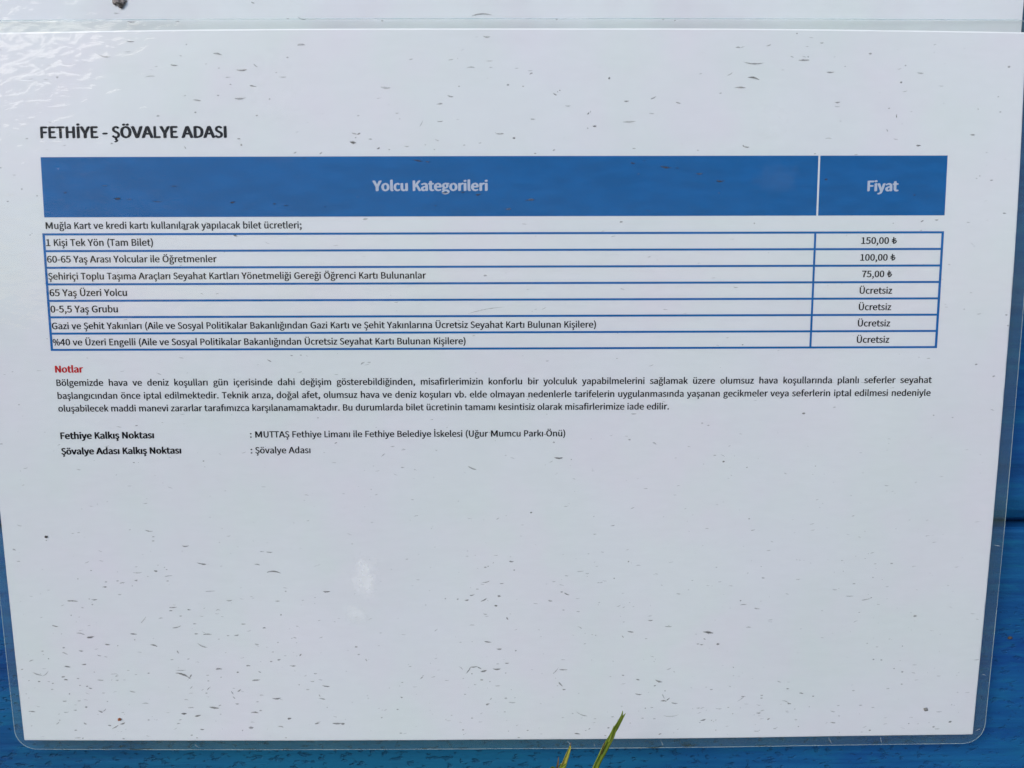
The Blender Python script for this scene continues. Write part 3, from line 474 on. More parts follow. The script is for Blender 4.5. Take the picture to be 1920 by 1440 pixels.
def glyph(c):
    """advance and contours (1/1000 em), accents composed where the base set lacks them"""
    if c in GLYPHS: return GLYPHS[c]
    if c == 'ı':
        a, ss = GLYPHS['i']; return a, [s for s in ss if max(p[1] for p in s) < 515]
    if c == 'İ':
        a, ss = GLYPHS['I']; dot = [s for s in GLYPHS['i'][1] if min(p[1] for p in s) > 490]
        x0, x1 = xr(ss); d0, d1 = xr(dot); y0 = min(p[1] for s in dot for p in s)
        return a, ss + moved(dot, (x0 + x1) / 2 - (d0 + d1) / 2, 690 - y0)
    if c in 'şŞ':
        a, ss = GLYPHS['s' if c == 'ş' else 'S']; ced = GLYPHS['¸'][1]
        x0, x1 = xr(ss); d0, d1 = xr(ced); top = max(p[1] for s in ced for p in s)
        return a, ss + moved(ced, (x0 + x1) / 2 - (d0 + d1) / 2 + 5, 6 - max(0, top) - 20)
    if c == 'ğ':
        a, ss = GLYPHS['g']; x0, x1 = xr(ss); cx = (x0 + x1) / 2 - 25
        ps = [(cx + 125 * math.cos(R(t)), 662 + 122 * math.sin(R(t))) for t in range(180, 361, 18)] + [(cx + 75 * math.cos(R(t)), 662 + 64 * math.sin(R(t))) for t in range(360, 179, -18)]
        return a, ss + [line_pts(ps)]
    raise KeyError(c)
LIRA = [[(145, 0), (255, 0), (255, 650), (145, 650)], [(25, 315), (415, 447), (415, 548), (25, 416)], [(25, 165), (415, 297), (415, 398), (25, 266)],
        [(190, 0)] + [(215 + 300 * math.cos(R(t)), 300 + 300 * math.sin(R(t))) for t in range(-88, 8, 8)] + [(215 + 185 * math.cos(R(t)), 300 + 195 * math.sin(R(t))) for t in range(6, -90, -8)] + [(190, 105)]]
_cache = {}
def glyph_mesh(c, bold):
    if (c, bold) in _cache: return _cache[c, bold]
    if c == '₺':
        vs_, fs_ = [], []
        for z, ps in enumerate(LIRA):
            cd = bpy.data.curves.new('g', 'CURVE'); cd.dimensions = '2D'; cd.fill_mode = 'FRONT'; cd.resolution_u = 1
            poly_spline(cd, line_pts([(x / 1000, y / 1000) for x, y in ps])); v2, f2 = curve_mesh(cd)
            b0 = len(vs_); vs_ += [(x, y, z * .004) for x, y, _ in v2]; fs_ += [tuple(i + b0 for i in f) for f in f2]
        r_ = (.50, vs_, fs_)
    else:
        a, ss = glyph(c)
        cd = bpy.data.curves.new('g', 'CURVE'); cd.dimensions = '2D'; cd.fill_mode = 'FRONT'; cd.resolution_u = 3
        for s in ss: poly_spline(cd, [[q / 1000 for q in p] for p in s])
        v2, f2 = curve_mesh(cd)
        # a heavier face is the outline printed several times a hair apart
        sh = ((-.044, 0), (.044, 0), (-.014, -.022), (.014, .022), (0, 0)) if bold else ((-.023, 0), (.023, 0), (0, -.010), (0, .010))
        v3 = [(x + dx, y + dy, z + .002 * q) for q, (dx, dy) in enumerate(sh) for x, y, z in v2]
        f3 = [tuple(i + q * len(v2) for i in f) for q in range(len(sh)) for f in f2]
        r_ = (a / 1000, v3, f3)
    _cache[c, bold] = r_; return r_
def curve_mesh(cd):
    o = bpy.data.objects.new('g', cd); COL.objects.link(o)
    dg = bpy.context.evaluated_depsgraph_get(); me = bpy.data.meshes.new_from_object(o.evaluated_get(dg))
    v2 = [tuple(v.co) for v in me.vertices]; f2 = [tuple(p.vertices) for p in me.polygons]
    bpy.data.objects.remove(o); bpy.data.curves.remove(cd); bpy.data.meshes.remove(me)
    return v2, f2
YK = 1.0                                  # x-height of the printed face against that of the outlines
def text(name, s, u0, v, u1, bold=False, m_=None, size=None, label=None, v1=None):
    """one printed line from u0 to u1 on base line v; spaces are stretched when a size is given (justified)"""
    T = CALB if bold else CAL
    nat = sum(T[c] for c in s) / 2048
    sp = s.count(' ')
    if size is None: size = (u1 - u0) / nat; extra = 0
    else: extra = ((u1 - u0) - nat * size) / sp
    x = u0; vv, ff = [], []
    for c in s:
        w_ = T[c] / 2048 * size
        if c == ' ': x += w_ + extra; continue
        a, gv_, gf_ = glyph_mesh(c, bold)
        k = w_ / a; base = len(vv)
        vb = v if v1 is None else v + (v1 - v) * (x - u0) / (u1 - u0)
        for (px, py, pz) in gv_:
            uu = x + px * k; y = vb - py * size * YK
            vv.append(W(uu, y, S_low(uu, y) - .035 - pz))
        ff += [tuple(i + base for i in f) for f in gf_]
        x += w_
    return tag(mesh(name, vv, ff, m_ or M_BLACK, paper, smooth=False), label)

def panel(name, u0, u1, v0, v1, m_):
    o = grid_sheet(name, S_low, u0, u1, v0, v1, -.02, m_, paper, step=2.0); return o
panel('header_cell', 19.75, 239.47, 33.40, 50.08, M_BLUE)
panel('header_cell', 240.0, 276.3, 33.40, 50.08, M_BLUE)

# table rules: eight across, three down, butted so that none overlap
TV0, TV1 = 54.55, 88.08; LT = .60
rows = [TV0 + LT / 2 + (TV1 - TV0 - LT) * k / 7 for k in range(8)]
vv, ff = [], []
def add(v2, f2):
    b0 = len(vv); vv.extend(v2); ff.extend([tuple(i + b0 for i in f) for f in f2])
for r_ in rows:
    add(*strip([(18.9 + (276.42 - 18.9) * i / 120, r_) for i in range(121)], LT, S_low, -.02))
for uc, wd in ((18.9 + .36, .72), (239.42, .62), (276.42 - .36, .72)):
    for k in range(7):
        a, b = rows[k] + LT / 2, rows[k + 1] - LT / 2
        add(*strip([(uc, a + (b - a) * i / 3) for i in range(4)], wd, S_low, -.02))
mesh('price_table', vv, ff, M_LINE, paper, smooth=False)

SZ = 2.94
text('title_text', 'FETHİYE - ŞÖVALYE ADASI', 19.85, 28.16, 72.75, True)
text('header_text', 'Yolcu Kategorileri', 113.3, 42.93, 145.9, True, M_KNOCK)
text('header_text', 'Fiyat', 253.6, 43.22, 262.6, True, M_KNOCK)
text('caption_text', 'Muğla Kart ve kredi kartı kullanılarak yapılacak bilet ücretleri;', 19.75, 53.32, 92.85)
for s, a, b, c in (('1 Kişi Tek Yön (Tam Bilet)', 19.6, 58.11, 50.4), ('60-65 Yaş Arası Yolcular ile Öğretmenler', 19.65, 62.77, 68.1),
                ('Şehiriçi Toplu Taşıma Araçları Seyahat Kartları Yönetmeliği Gereği Öğrenci Kartı Bulunanlar', 19.7, 67.58, 127.85),
                ('65 Yaş Üzeri Yolcu', 19.7, 72.3, 42.15), ('0-5,5 Yaş Grubu', 19.65, 76.98, 39.25),
                ('Gazi ve Şehit Yakınları (Aile ve Sosyal Politikalar Bakanlığından Gazi Kartı ve Şehit Yakınlarına Ücretsiz Seyahat Kartı Bulunan Kişilere)', 19.65, 81.78, 177.05),
                ('%40 ve Üzeri Engelli (Aile ve Sosyal Politikalar Bakanlığından Ücretsiz Seyahat Kartı Bulunan Kişilere)', 19.65, 86.48, 139.25)):
    text('category_text', s, a, b, c)
for s, a, b, c in (('150,00 ₺', 252.55, 58.07, 262.95), ('100,00 ₺', 252.5, 62.82, 262.8), ('75,00 ₺', 253.3, 67.53, 262.05),
                ('Ücretsiz', 252.75, 72.27, 262.4), ('Ücretsiz', 252.75, 77.0, 262.4), ('Ücretsiz', 252.7, 81.7, 262.35), ('Ücretsiz', 252.65, 86.45, 262.35)):
    text('price_text', s, a, b, c)
text('note_heading', 'Notlar', 19.55, 94.36, 27.75, True, M_RED, label='red bold heading word')
text('note_text', 'Bölgemizde hava ve deniz koşulları gün içerisinde dahi değişim gösterebildiğinden, misafirlerimizin konforlu bir yolculuk yapabilmelerini sağlamak üzere olumsuz hava koşullarında planlı seferler seyahat', 19.6, 98.3, 275.5, size=SZ)
text('note_text', 'başlangıcından önce iptal edilmektedir. Teknik arıza, doğal afet, olumsuz hava ve deniz koşuları vb. elde olmayan nedenlerle tarifelerin uygulanmasında yaşanan gecikmeler veya seferlerin iptal edilmesi nedeniyle', 19.65, 102.12, 275.5, size=SZ)
text('note_text', 'oluşabilecek maddi manevi zararlar tarafımızca karşılanamamaktadır. Bu durumlarda bilet ücretinin tamamı kesintisiz olarak misafirlerimize iade edilir.', 19.65, 105.88, 198.75)
text('place_label', 'Fethiye Kalkış Noktası', 19.55, 114.05, 47.3, True, v1=113.9)
text('place_label', 'Şövalye Adası Kalkış Noktası', 19.55, 118.7, 55.0, True, v1=118.52)
text('place_text', ': MUTTAŞ Fethiye Limanı ile Fethiye Belediye İskelesi (Uğur Mumcu Parkı Önü)', 75.2, 113.82, 168.35)
text('place_text', ': Şövalye Adası', 75.15, 118.58, 93.1)

# ------------------------------------------------------------------ dirt on the film
DIRT=[[510,1886,47,6,24,3],[2123,1752,31,8,8,3],[805,1555,40,5,5,3],[1962,365,31,6,8,3],[600,1990,30,6,8,3],[1662,1202,25,7,3,3],[2204,124,33,5,12,3],[978,2043,27,6,2,3],[191,1642,31,5,3,3],[236,1757,22,7,-8,3],[2204,79,55,4,2,2],[588,1524,29,5,12,3],[1079,295,18,8,10,3],[408,449,20,7,0,3],[1261,346,28,5,10,3],[794,1958,27,5,0,3],[1435,1873,19,7,-12,3],[1577,457,28,7,-5,2],[548,2017,20,6,-12,3],[725,2008,24,5,2,3],[1475,1865,24,5,2,3],[505,2010,17,7,0,3],[2118,402,23,5,0,3],[426,1787,23,5,15,3],[622,1864,19,6,0,3],[2166,149,33,5,0,2],[962,1613,22,5,0,3],[2116,2039,18,6,-15,3],[711,2057,15,7,0,3],[773,97,30,5,0,2],[767,174,30,5,-3,2],[2345,73,30,5,0,2],[368,1748,20,5,5,3],[1387,1871,25,4,-55,3],[949,1919,24,4,10,3],[1992,1976,19,5,3,3],[32,2004,23,4,5,3],[1976,1909,23,6,18,2],[996,2044,13,7,5,3],[735,460,15,6,-10,3],[598,536,15,6,0,3],[1431,440,15,6,-10,3],[1337,434,18,5,0,3],[157,1854,18,5,10,3],[311,2043,18,5,-15,3],[1673,1918,18,5,50,3],[576,1785,33,4,25,2],[1405,1859,22,4,-5,3],[1406,1232,26,5,25,2],[832,2027,12,7,-8,3],[1437,1643,21,4,-28,3],[1449,1778,21,4,8,3],[1914,1951,21,4,8,3],[708,56,25,5,10,2],[471,-35,25,5,0,2],[735,1900,25,5,-5,2],[543,1468,20,4,0,3],[286,1782,16,5,6,3],[62,1877,30,4,20,2],[935,1962,20,4,10,3],[1886,1748,20,4,10,3],[1483,1801,16,5,2,3],[1738,2014,40,3,25,2],[1514,480,19,6,0,2],[131,1721,19,4,15,3],[531,1888,19,4,-55,3],[1726,2082,19,4,8,3],[246,2003,15,5,25,3],[206,1748,27,4,12,2],[501,1725,27,4,-15,2],[1869,353,14,5,5,3],[2678,306,14,5,0,3],[208,1847,14,5,-5,3],[2895,2056,10,7,-15,3],[1522,1521,14,5,3,3],[1484,1631,10,7,10,3],[593,1751,26,4,0,2],[1690,1625,17,4,25,3],[1443,1585,25,4,-10,2],[1681,1870,25,4,2,2],[466,20,22,3,3,3],[449,1547,11,6,10,3],[738,553,13,5,15,3],[713,1853,13,5,0,3],[148,1898,13,5,5,3],[494,1663,24,4,-3,2],[850,1852,16,4,3,3],[288,2055,24,4,-30,2],[2525,2054,16,4,8,3],[1421,1862,16,4,30,3],[2155,1790,9,7,0,3],[1492,273,23,4,0,2],[2420,105,23,4,0,2],[393,58,30,3,8,2],[521,456,30,3,4,2],[2442,187,15,4,0,3],[2383,1072,10,6,0,3],[917,2043,15,4,-12,3],[1402,1627,15,4,-10,3],[646,180,22,4,8,2],[886,469,14,4,0,3],[1848,184,14,4,0,3],[291,1597,14,4,0,3],[681,1753,14,4,-5,3],[2421,1955,14,4,12,3],[2289,2018,14,4,0,3],[1759,252,11,5,0,3],[141,1887,11,5,-10,3],[1911,1905,11,5,15,3],[2604,1649,27,3,-12,2],[586,84,20,4,5,2],[804,142,20,4,12,2],[1457,9,20,4,5,2],[2058,382,20,4,0,2],[350,1936,20,4,15,2],[2027,1982,20,4,6,2],[559,2062,13,4,5,3],[2385,1988,13,4,15,3],[1507,1847,13,4,0,3],[2006,1969,13,4,-40,3],[2758,1704,11,7,0,2],[257,1636,19,4,0,2],[262,433,10,5,0,3],[271,2050,10,5,10,3],[438,1420,24,3,8,2],[222,1925,12,4,15,3],[671,1977,12,4,5,3],[803,2055,18,4,8,2],[1447,1982,12,6,-20,2],[1355,170,17,4,12,2],[1324,192,17,4,-5,2],[1924,175,17,4,-25,2],[2189,309,17,4,8,2],[755,1529,17,4,8,2],[665,1641,17,4,0,2],[853,465,9,5,0,3],[2418,400,9,5,0,3],[1474,1662,9,5,5,3],[886,117,22,3,2,2],[1388,433,11,4,0,3],[767,1731,11,4,0,3],[2001,1732,22,3,2,2],[1683,1934,11,4,8,3],[1385,1644,13,5,-10,2],[1945,1711,16,4,0,2],[1454,767,103,2,-10,1],[571,416,20,3,0,2],[662,518,15,4,20,2],[1532,285,8,5,0,3],[1083,271,15,4,15,2],[1150,312,10,4,-20,3],[2830,277,15,4,3,2],[1883,1071,15,4,0,2],[794,1489,20,3,3,2],[203,1988,8,5,0,3],[168,2092,20,3,-3,2],[2228,1663,20,3,-5,2],[153,1811,19,3,25,2],[255,1898,19,3,5,2],[2158,40,14,4,0,2],[203,1802,14,4,8,2],[680,1933,14,4,-35,2],[138,1967,14,4,0,2],[808,1833,11,5,-10,2],[500,1807,11,5,60,2],[759,285,9,4,0,3],[375,412,18,3,0,2],[1799,122,6,6,0,3],[2531,55,9,6,0,2],[1857,240,35,5,-3,1],[2152,1216,7,5,0,3],[151,1792,7,5,0,3],[679,1874,7,5,0,3],[1581,1370,7,5,0,3],[1181,1958,7,5,30,3],[1822,2063,7,5,0,3],[1647,165,13,4,30,2],[820,911,13,4,30,2],[767,522,17,3,4,2],[1325,238,17,3,-2,2],[346,1584,17,3,-10,2],[527,1989,17,3,-8,2],[1992,1960,17,3,65,2],[1509,1703,10,5,60,2],[2613,225,11,3,90,3],[2740,513,11,3,0,3],[1174,146,27,6,5,1],[2926,90,8,6,0,2],[48,1835,16,3,-20,2],[65,1903,8,4,0,3],[1994,189,15,3,15,2],[1288,348,15,3,10,2],[1994,368,10,3,0,3],[2243,33,15,3,-15,2],[812,1644,15,3,0,2],[705,1717,15,3,0,2],[874,1818,9,5,-50,2],[587,1927,15,3,-45,2],[258,1998,15,3,-42,2],[2343,2072,10,3,0,3],[1429,1902,9,5,0,2],[1096,272,11,4,-20,2],[2934,495,11,4,5,2],[387,1576,11,4,-5,2],[486,1674,11,4,0,2],[556,1716,11,4,0,2],[559,1748,11,4,0,2],[196,2043,11,4,30,2],[813,86,14,3,40,2],[1741,218,7,4,-40,3],[1586,233,14,3,3,2],[2732,1887,7,6,0,2],[2240,1963,14,3,0,2],[2643,2082,7,4,0,3],[1964,1925,7,4,0,3],[2699,517,9,3,-25,3],[2285,1578,9,3,8,3],[988,325,10,4,-30,2],[1581,110,10,4,-20,2],[541,1671,8,5,0,2],[2139,1938,10,4,0,2],[2844,2073,8,5,0,2],[1046,1792,8,5,0,2],[1984,2086,10,4,-20,2],[941,32,22,6,0,1],[2017,2022,44,3,-4,1],[1230,306,13,3,8,2],[258,1817,13,3,15,2],[659,1941,13,3,60,2],[1825,1411,13,3,-8,2],[1777,1021,6,4,0,3],[212,1919,6,4,0,3],[184,2093,6,4,0,3],[2639,1845,6,4,0,3],[2664,1847,6,4,0,3],[2322,2039,9,4,-25,2],[1492,1591,12,3,0,2],[2621,133,7,5,0,2],[2882,929,7,5,0,2],[1128,287,11,3,5,2],[2393,26,11,3,0,2],[479,1831,11,3,0,2],[746,1872,11,3,25,2],[168,1998,11,3,0,2],[487,2044,11,3,0,2],[2104,1791,11,3,0,2],[1871,1149,8,4,0,2],[2936,964,8,4,-20,2],[2959,785,8,4,0,2],[784,1839,8,4,0,2],[744,2000,8,4,0,2],[164,2066,8,4,0,2],[1443,1540,8,4,0,2],[1674,1619,8,4,0,2],[1865,1890,8,4,15,2],[2458,1965,7,3,0,3],[458,47,15,2,0,2],[765,302,6,5,0,2],[915,323,10,3,-20,2],[996,473,5,4,0,3],[2180,307,5,4,60,3],[2673,444,5,4,0,3],[1648,1156,6,5,0,2],[627,1672,10,3,-20,2],[918,1878,10,3,0,2],[155,1944,4,5,0,3],[663,1957,10,3,50,2],[183,1967,10,3,0,2],[492,2031,10,3,-15,2],[2563,1599,10,3,0,2],[503,1866,33,3,0,1],[1516,140,7,4,0,2],[1645,318,7,4,-20,2],[525,2082,7,4,0,2],[1168,1998,7,4,0,2],[1571,2070,7,4,0,2],[941,339,9,3,20,2],[1622,1132,6,3,0,3],[610,1612,30,3,-3,1],[618,1983,9,3,-20,2],[2297,1960,9,3,0,2],[1956,1997,9,3,0,2],[1522,1976,22,4,5,1],[2232,1970,28,3,-40,1],[820,1688,5,5,0,2],[1530,1549,5,5,0,2],[1875,1524,5,5,0,2],[517,116,27,3,-4,1],[394,1551,27,3,0,1],[401,1702,27,3,-50,1],[86,1876,27,3,-40,1],[1657,1873,27,3,-50,1],[640,213,6,4,0,2],[401,297,6,4,0,2],[1309,471,6,4,0,2],[1837,518,8,3,0,2],[2674,107,20,4,5,1],[885,896,8,3,0,2],[423,1101,8,3,0,2],[1005,1155,8,3,-20,2],[1838,517,8,3,0,2],[2125,1197,8,3,0,2],[448,1453,8,3,0,2],[332,1578,8,3,0,2],[482,1579,8,3,0,2],[250,1653,6,4,0,2],[515,1691,8,3,0,2],[656,1755,8,3,0,2],[85,1803,8,3,0,2],[101,1828,4,4,0,3],[16,1863,8,3,-15,2],[186,1893,8,3,0,2],[103,1929,8,3,0,2],[735,1971,8,3,0,2],[928,1951,8,3,60,2],[684,2066,4,4,0,3],[312,2094,8,3,0,2],[2093,1789,8,3,0,2],[2377,1939,8,3,0,2],[2297,1969,8,3,0,2],[1399,1882,4,4,0,3],[1370,2067,6,4,0,2],[1543,2094,8,3,0,2],[1176,2077,8,3,0,2],[1639,1647,13,6,10,1],[2271,1675,19,4,8,1],[257,116,5,3,0,3],[1411,95,25,3,-5,1],[190,1916,5,3,0,3],[2553,1638,25,3,0,1],[2219,1650,5,3,0,3],[2205,1866,5,3,60,3],[487,1564,24,3,-6,1],[705,167,7,3,0,2],[812,222,7,3,0,2],[1592,327,7,3,0,2],[742,1783,14,5,10,1],[405,1876,7,3,0,2],[587,1902,7,3,0,2],[107,1909,7,3,0,2],[579,1942,7,3,0,2],[818,2091,7,3,0,2],[2113,1773,7,3,30,2],[2733,1928,7,3,0,2],[1398,2028,7,3,0,2],[1763,2066,7,3,-40,2],[1981,-33,5,4,0,2],[613,1208,5,4,0,2],[2235,1392,5,4,0,2],[2619,1644,5,4,0,2],[1833,1577,5,4,0,2],[1534,1807,5,4,0,2],[388,1977,22,3,0,1],[2371,1982,22,3,20,1],[1730,1554,22,3,-5,1],[1945,1161,13,5,30,1],[741,137,6,3,0,2],[443,453,20,3,0,1],[98,456,6,3,0,2],[1661,155,4,3,0,3],[2323,1,4,3,0,3],[2052,319,6,3,0,2],[912,895,6,3,0,2],[85,1038,6,3,0,2],[34,1900,6,3,0,2],[117,2032,6,3,0,2],[541,2091,6,3,0,2],[2705,1876,6,3,0,2],[2197,1929,6,3,40,2],[2194,1999,6,3,0,2],[1118,2025,6,3,0,2],[2164,2001,19,3,5,1],[1243,1894,14,4,-40,1],[30,1479,11,5,30,1],[2421,288,18,3,0,1],[1379,144,4,4,0,2],[2356,64,4,4,0,2],[2115,437,4,4,0,2],[2966,816,4,4,0,2],[370,1767,4,4,0,2],[2543,2032,4,4,0,2],[1996,1942,4,4,0,2],[1936,1999,4,4,0,2],[1091,920,13,4,-30,1],[1356,72,17,3,-10,1],[2137,110,17,3,-30,1],[140,2004,17,3,-5,1],[2959,1848,17,3,-3,1],[2300,2012,17,3,-15,1],[2856,2078,17,3,5,1],[2857,2021,17,3,0,1],[2523,2016,17,3,15,1],[2286,2078,17,3,0,1],[849,177,5,3,0,2],[140,422,5,3,0,2],[182,441,5,3,0,2],[84,363,5,3,0,2],[1558,144,5,3,0,2],[2590,204,5,3,0,2],[955,1080,5,3,0,2],[408,1212,5,3,0,2],[1449,668,10,5,0,1],[2222,1234,5,3,0,2],[2196,869,5,3,0,2],[255,1545,5,3,0,2],[482,1543,5,3,0,2],[242,1635,5,3,0,2],[317,1786,5,3,0,2],[627,1766,5,3,0,2],[271,1969,5,3,0,2],[2765,2061,5,3,0,2],[1143,1193,16,3,-40,1],[2247,1737,16,3,0,1],[1729,1734,16,3,30,1],[1365,1864,16,3,45,1],[1478,1921,16,3,0,1],[2005,1869,16,3,-20,1],[735,118,15,3,0,1],[599,-33,15,3,0,1],[1684,196,15,3,0,1],[1919,218,15,3,5,1],[1109,508,15,3,-10,1],[2443,198,15,3,0,1],[454,1699,15,3,-12,1],[1401,1725,15,3,0,1],[1503,1963,9,5,0,1],[1075,1835,9,5,60,1],[907,1903,14,3,0,1],[110,2042,14,3,-40,1],[2506,1617,14,3,8,1],[2350,1915,14,3,20,1],[2029,1627,14,3,10,1],[622,29,4,3,0,2],[535,223,10,4,0,1],[1464,75,20,2,0,1],[1655,159,4,3,0,2],[1747,213,6,2,-70,2],[1740,258,4,3,0,2],[1272,244,20,2,-60,1],[1087,283,4,3,0,2],[1308,316,4,3,0,2],[1181,316,4,3,0,2],[2384,329,4,3,0,2],[2218,522,4,3,0,2],[2697,543,4,3,0,2],[1570,1027,4,3,0,2],[1700,1208,4,3,0,2],[2426,1231,4,3,0,2],[129,1450,4,3,0,2],[213,1571,4,3,0,2],[375,1594,4,3,0,2],[476,1536,4,3,0,2],[183,1687,4,3,0,2],[627,1890,4,3,0,2],[866,1915,4,3,0,2],[619,2012,4,3,0,2],[950,1990,4,3,0,2],[2674,1535,8,5,0,1],[2616,1792,4,3,0,2],[2726,1802,4,3,0,2],[2107,2048,4,3,0,2],[2143,2041,4,3,0,2],[2209,2020,4,3,0,2],[2403,2007,4,3,0,2],[2448,2000,4,3,0,2],[2895,1999,4,3,0,2],[2417,2066,4,3,0,2],[2158,2074,4,3,0,2],[1451,1537,4,3,0,2],[1454,1908,4,3,0,2],[1372,1897,4,3,0,2],[1834,2027,10,4,0,1],[1109,508,13,3,-10,1],[772,1487,13,3,0,1],[532,1923,13,3,-45,1],[2248,1427,13,3,-10,1],[1688,1567,13,3,10,1],[1441,1688,13,3,10,1],[1246,71,12,3,-10,1],[2891,403,9,4,0,1],[1172,1166,12,3,-5,1],[749,1949,12,3,0,1],[2100,1999,12,3,0,1],[1358,1641,6,6,0,1],[1862,1764,9,4,50,1],[1200,1230,11,3,0,1],[39,1515,11,3,0,1],[335,1621,11,3,0,1],[860,1762,11,3,20,1],[306,1898,11,3,0,1],[261,1941,11,3,0,1],[892,1930,11,3,0,1],[2109,1422,11,3,0,1],[2609,1997,11,3,0,1],[2648,2004,11,3,0,1],[1772,1437,11,3,0,1],[1751,1560,11,3,0,1],[1724,1682,11,3,0,1],[1456,1965,11,3,-50,1],[297,1581,8,4,0,1],[607,309,10,3,60,1],[2311,64,10,3,20,1],[2501,331,10,3,0,1],[23,1155,10,3,0,1],[1109,917,10,3,0,1],[307,1884,10,3,0,1],[585,1883,10,3,0,1],[2691,1943,10,3,0,1],[2583,1947,10,3,0,1],[2378,2014,10,3,0,1],[1481,1388,10,3,-30,1],[1650,1586,10,3,0,1],[1478,1850,10,3,0,1],[902,65,7,4,0,1],[1948,-36,7,4,0,1],[394,2031,7,4,0,1],[1053,1817,7,4,0,1],[1871,314,9,3,0,1],[1090,446,9,3,0,1],[2408,2043,9,3,0,1],[1418,1609,9,3,0,1],[1209,1857,9,3,0,1],[1965,2034,9,3,0,1],[1927,2032,9,3,0,1],[162,283,8,3,0,1],[1540,95,12,2,0,1],[1205,215,12,2,0,1],[2171,37,12,2,-15,1],[2112,163,8,3,0,1],[2907,214,6,4,0,1],[2587,265,8,3,60,1],[2473,1054,8,3,0,1],[2085,1100,6,4,0,1],[227,1426,8,3,0,1],[449,1440,8,3,0,1],[219,1663,8,3,0,1],[838,1613,6,4,0,1],[530,1830,8,3,-20,1],[1794,1590,8,3,-20,1],[1680,1677,8,3,0,1],[1934,1771,8,3,0,1],[1096,223,7,3,0,1],[2103,1107,7,3,0,1],[790,1808,7,3,0,1],[1365,1779,7,3,0,1],[1377,1949,7,3,0,1],[1184,1909,7,3,0,1],[1500,2008,7,3,0,1],[1813,2089,7,3,0,1],[535,87,10,2,0,1],[2632,87,5,4,0,1],[2899,172,5,4,0,1],[2620,1579,5,4,0,1],[1321,1639,5,4,0,1],[711,93,6,3,0,1],[1392,304,6,3,0,1],[1884,384,6,3,0,1],[1710,2015,6,3,0,1],[1503,1880,4,4,0,1],[2461,90,5,3,0,1],[2857,391,5,3,0,1],[2848,398,5,3,0,1],[155,550,5,3,0,1],[2767,1079,5,3,0,1],[807,1777,5,3,0,1],[1467,1526,5,3,-45,1],[1249,1887,5,3,0,1],[2843,206,4,3,0,1],[2616,523,4,3,0,1],[2835,768,4,3,0,1],[457,1529,4,3,0,1],[926,1633,4,3,0,1],[238,1872,4,3,0,1],[21,1944,4,3,0,1],[2157,2040,4,3,0,1],[2547,2088,4,3,0,1],[1779,1759,4,3,0,1],[1372,2083,4,3,0,1],[1511,2072,4,3,0,1],[1890,2048,4,3,0,1],[1261,1659,4,3,0,1],[675,82,5,2,0,1]]
DIRT_UP=[[941,-47,25,4,15,2],[901,-45,7,3,0,2],[806,-88,10,3,20,2],[425,-60,17,3,0,1],[1444,-52,54,4,-2,2],[1165,-39,7,3,0,2],[1653,-42,6,4,0,2]]

def speck(S, r, off, seed):
    """a dried crescent of dirt: tapered, slightly bowed, uneven in width"""
    u, v, L, T, ang, op = r
    u, v, L, T = u / 10, v / 10, L / 10 * 1.1, T / 10
    rnd = random.Random(seed); a = R(ang); N = max(5, int(L / .35))
    bend = rnd.uniform(.0, .12) * L * (1 if rnd.random() < .75 else -1) if L > 1.0 else 0
    skew = rnd.uniform(.35, .65); vv, ff = [], []
    for i in range(N + 1):
        t = i / N; x = (t - .5) * L
        env = math.sin(math.pi * min(1, max(0, t ** (math.log(.5) / math.log(skew))))) ** (.85 if L > 1.0 else .5)
        hw = T * .5 * env * (1 + .35 * noise.noise(Vector((x * 1.7, seed * 1.3, 0))))
        y = bend * (1 - (2 * t - 1) ** 2) + .10 * T * noise.noise(Vector((x * 2.5, seed, 4)))
        for s in (-1, 0, 1):
            q = y + s * hw * 1.15
            uu = u + x * math.cos(a) - q * math.sin(a); w_ = v + x * math.sin(a) + q * math.cos(a)
            vv.append(W(uu, w_, S(uu, w_) + off))
    for i in range(N):
        for k in (0, 1): ff.append((3 * i + k, 3 * i + 3 + k, 3 * i + 4 + k, 3 * i + 1 + k))
    return vv, ff
def fade(o):
    # dirt thins out towards the rim of each mark
    at = o.data.attributes.new('thickness', 'FLOAT', 'POINT')
    at.data.foreach_set('value', [1.0 if i % 3 == 1 else .12 for i in range(len(o.data.vertices))]); return o
MD = {1: M_D1, 2: M_D2, 3: M_D3}
for i, r in enumerate(DIRT[:96]):
    v2, f2 = speck(S_low, r, -.16, i); fade(mesh('dirt_speck', v2, f2, MD[r[5]], film))
rest = DIRT[96:]
rnd = random.Random(5)
for k in range(900):                       # the finest dust, thicker towards the foot of the sheet
    u = rnd.uniform(1, 296); v = 209 - abs(rnd.gauss(0, 1)) * 62 if rnd.random() < .6 else rnd.uniform(1, 209)
    if v < 1: continue
    rest.append([u * 10, v * 10, rnd.choice((2, 3, 4, 6, 9, 14)), rnd.uniform(1.2, 2.2), rnd.gauss(0, 14), 1])
me_v, me_f, me_m = [], [], []
for i, r in enumerate(rest):
    v2, f2 = speck(S_low, r, -.16, 200 + i); b0 = len(me_v); me_v += v2; me_f += [tuple(q + b0 for q in f) for f in f2]; me_m += [r[5] - 1] * len(f2)
o = fade(mesh('dirt_dust', me_v, me_f, M_D1, film)); o.data.materials.append(M_D2); o.data.materials.append(M_D3)
for p, k in zip(o.data.polygons, me_m): p.material_index = k
tag(o, kind='stuff')
for i, r in enumerate(DIRT_UP):
    v2, f2 = speck(S_up, r, -.14, 900 + i); fade(mesh('dirt_speck', v2, f2, MD[r[5]], up_film))

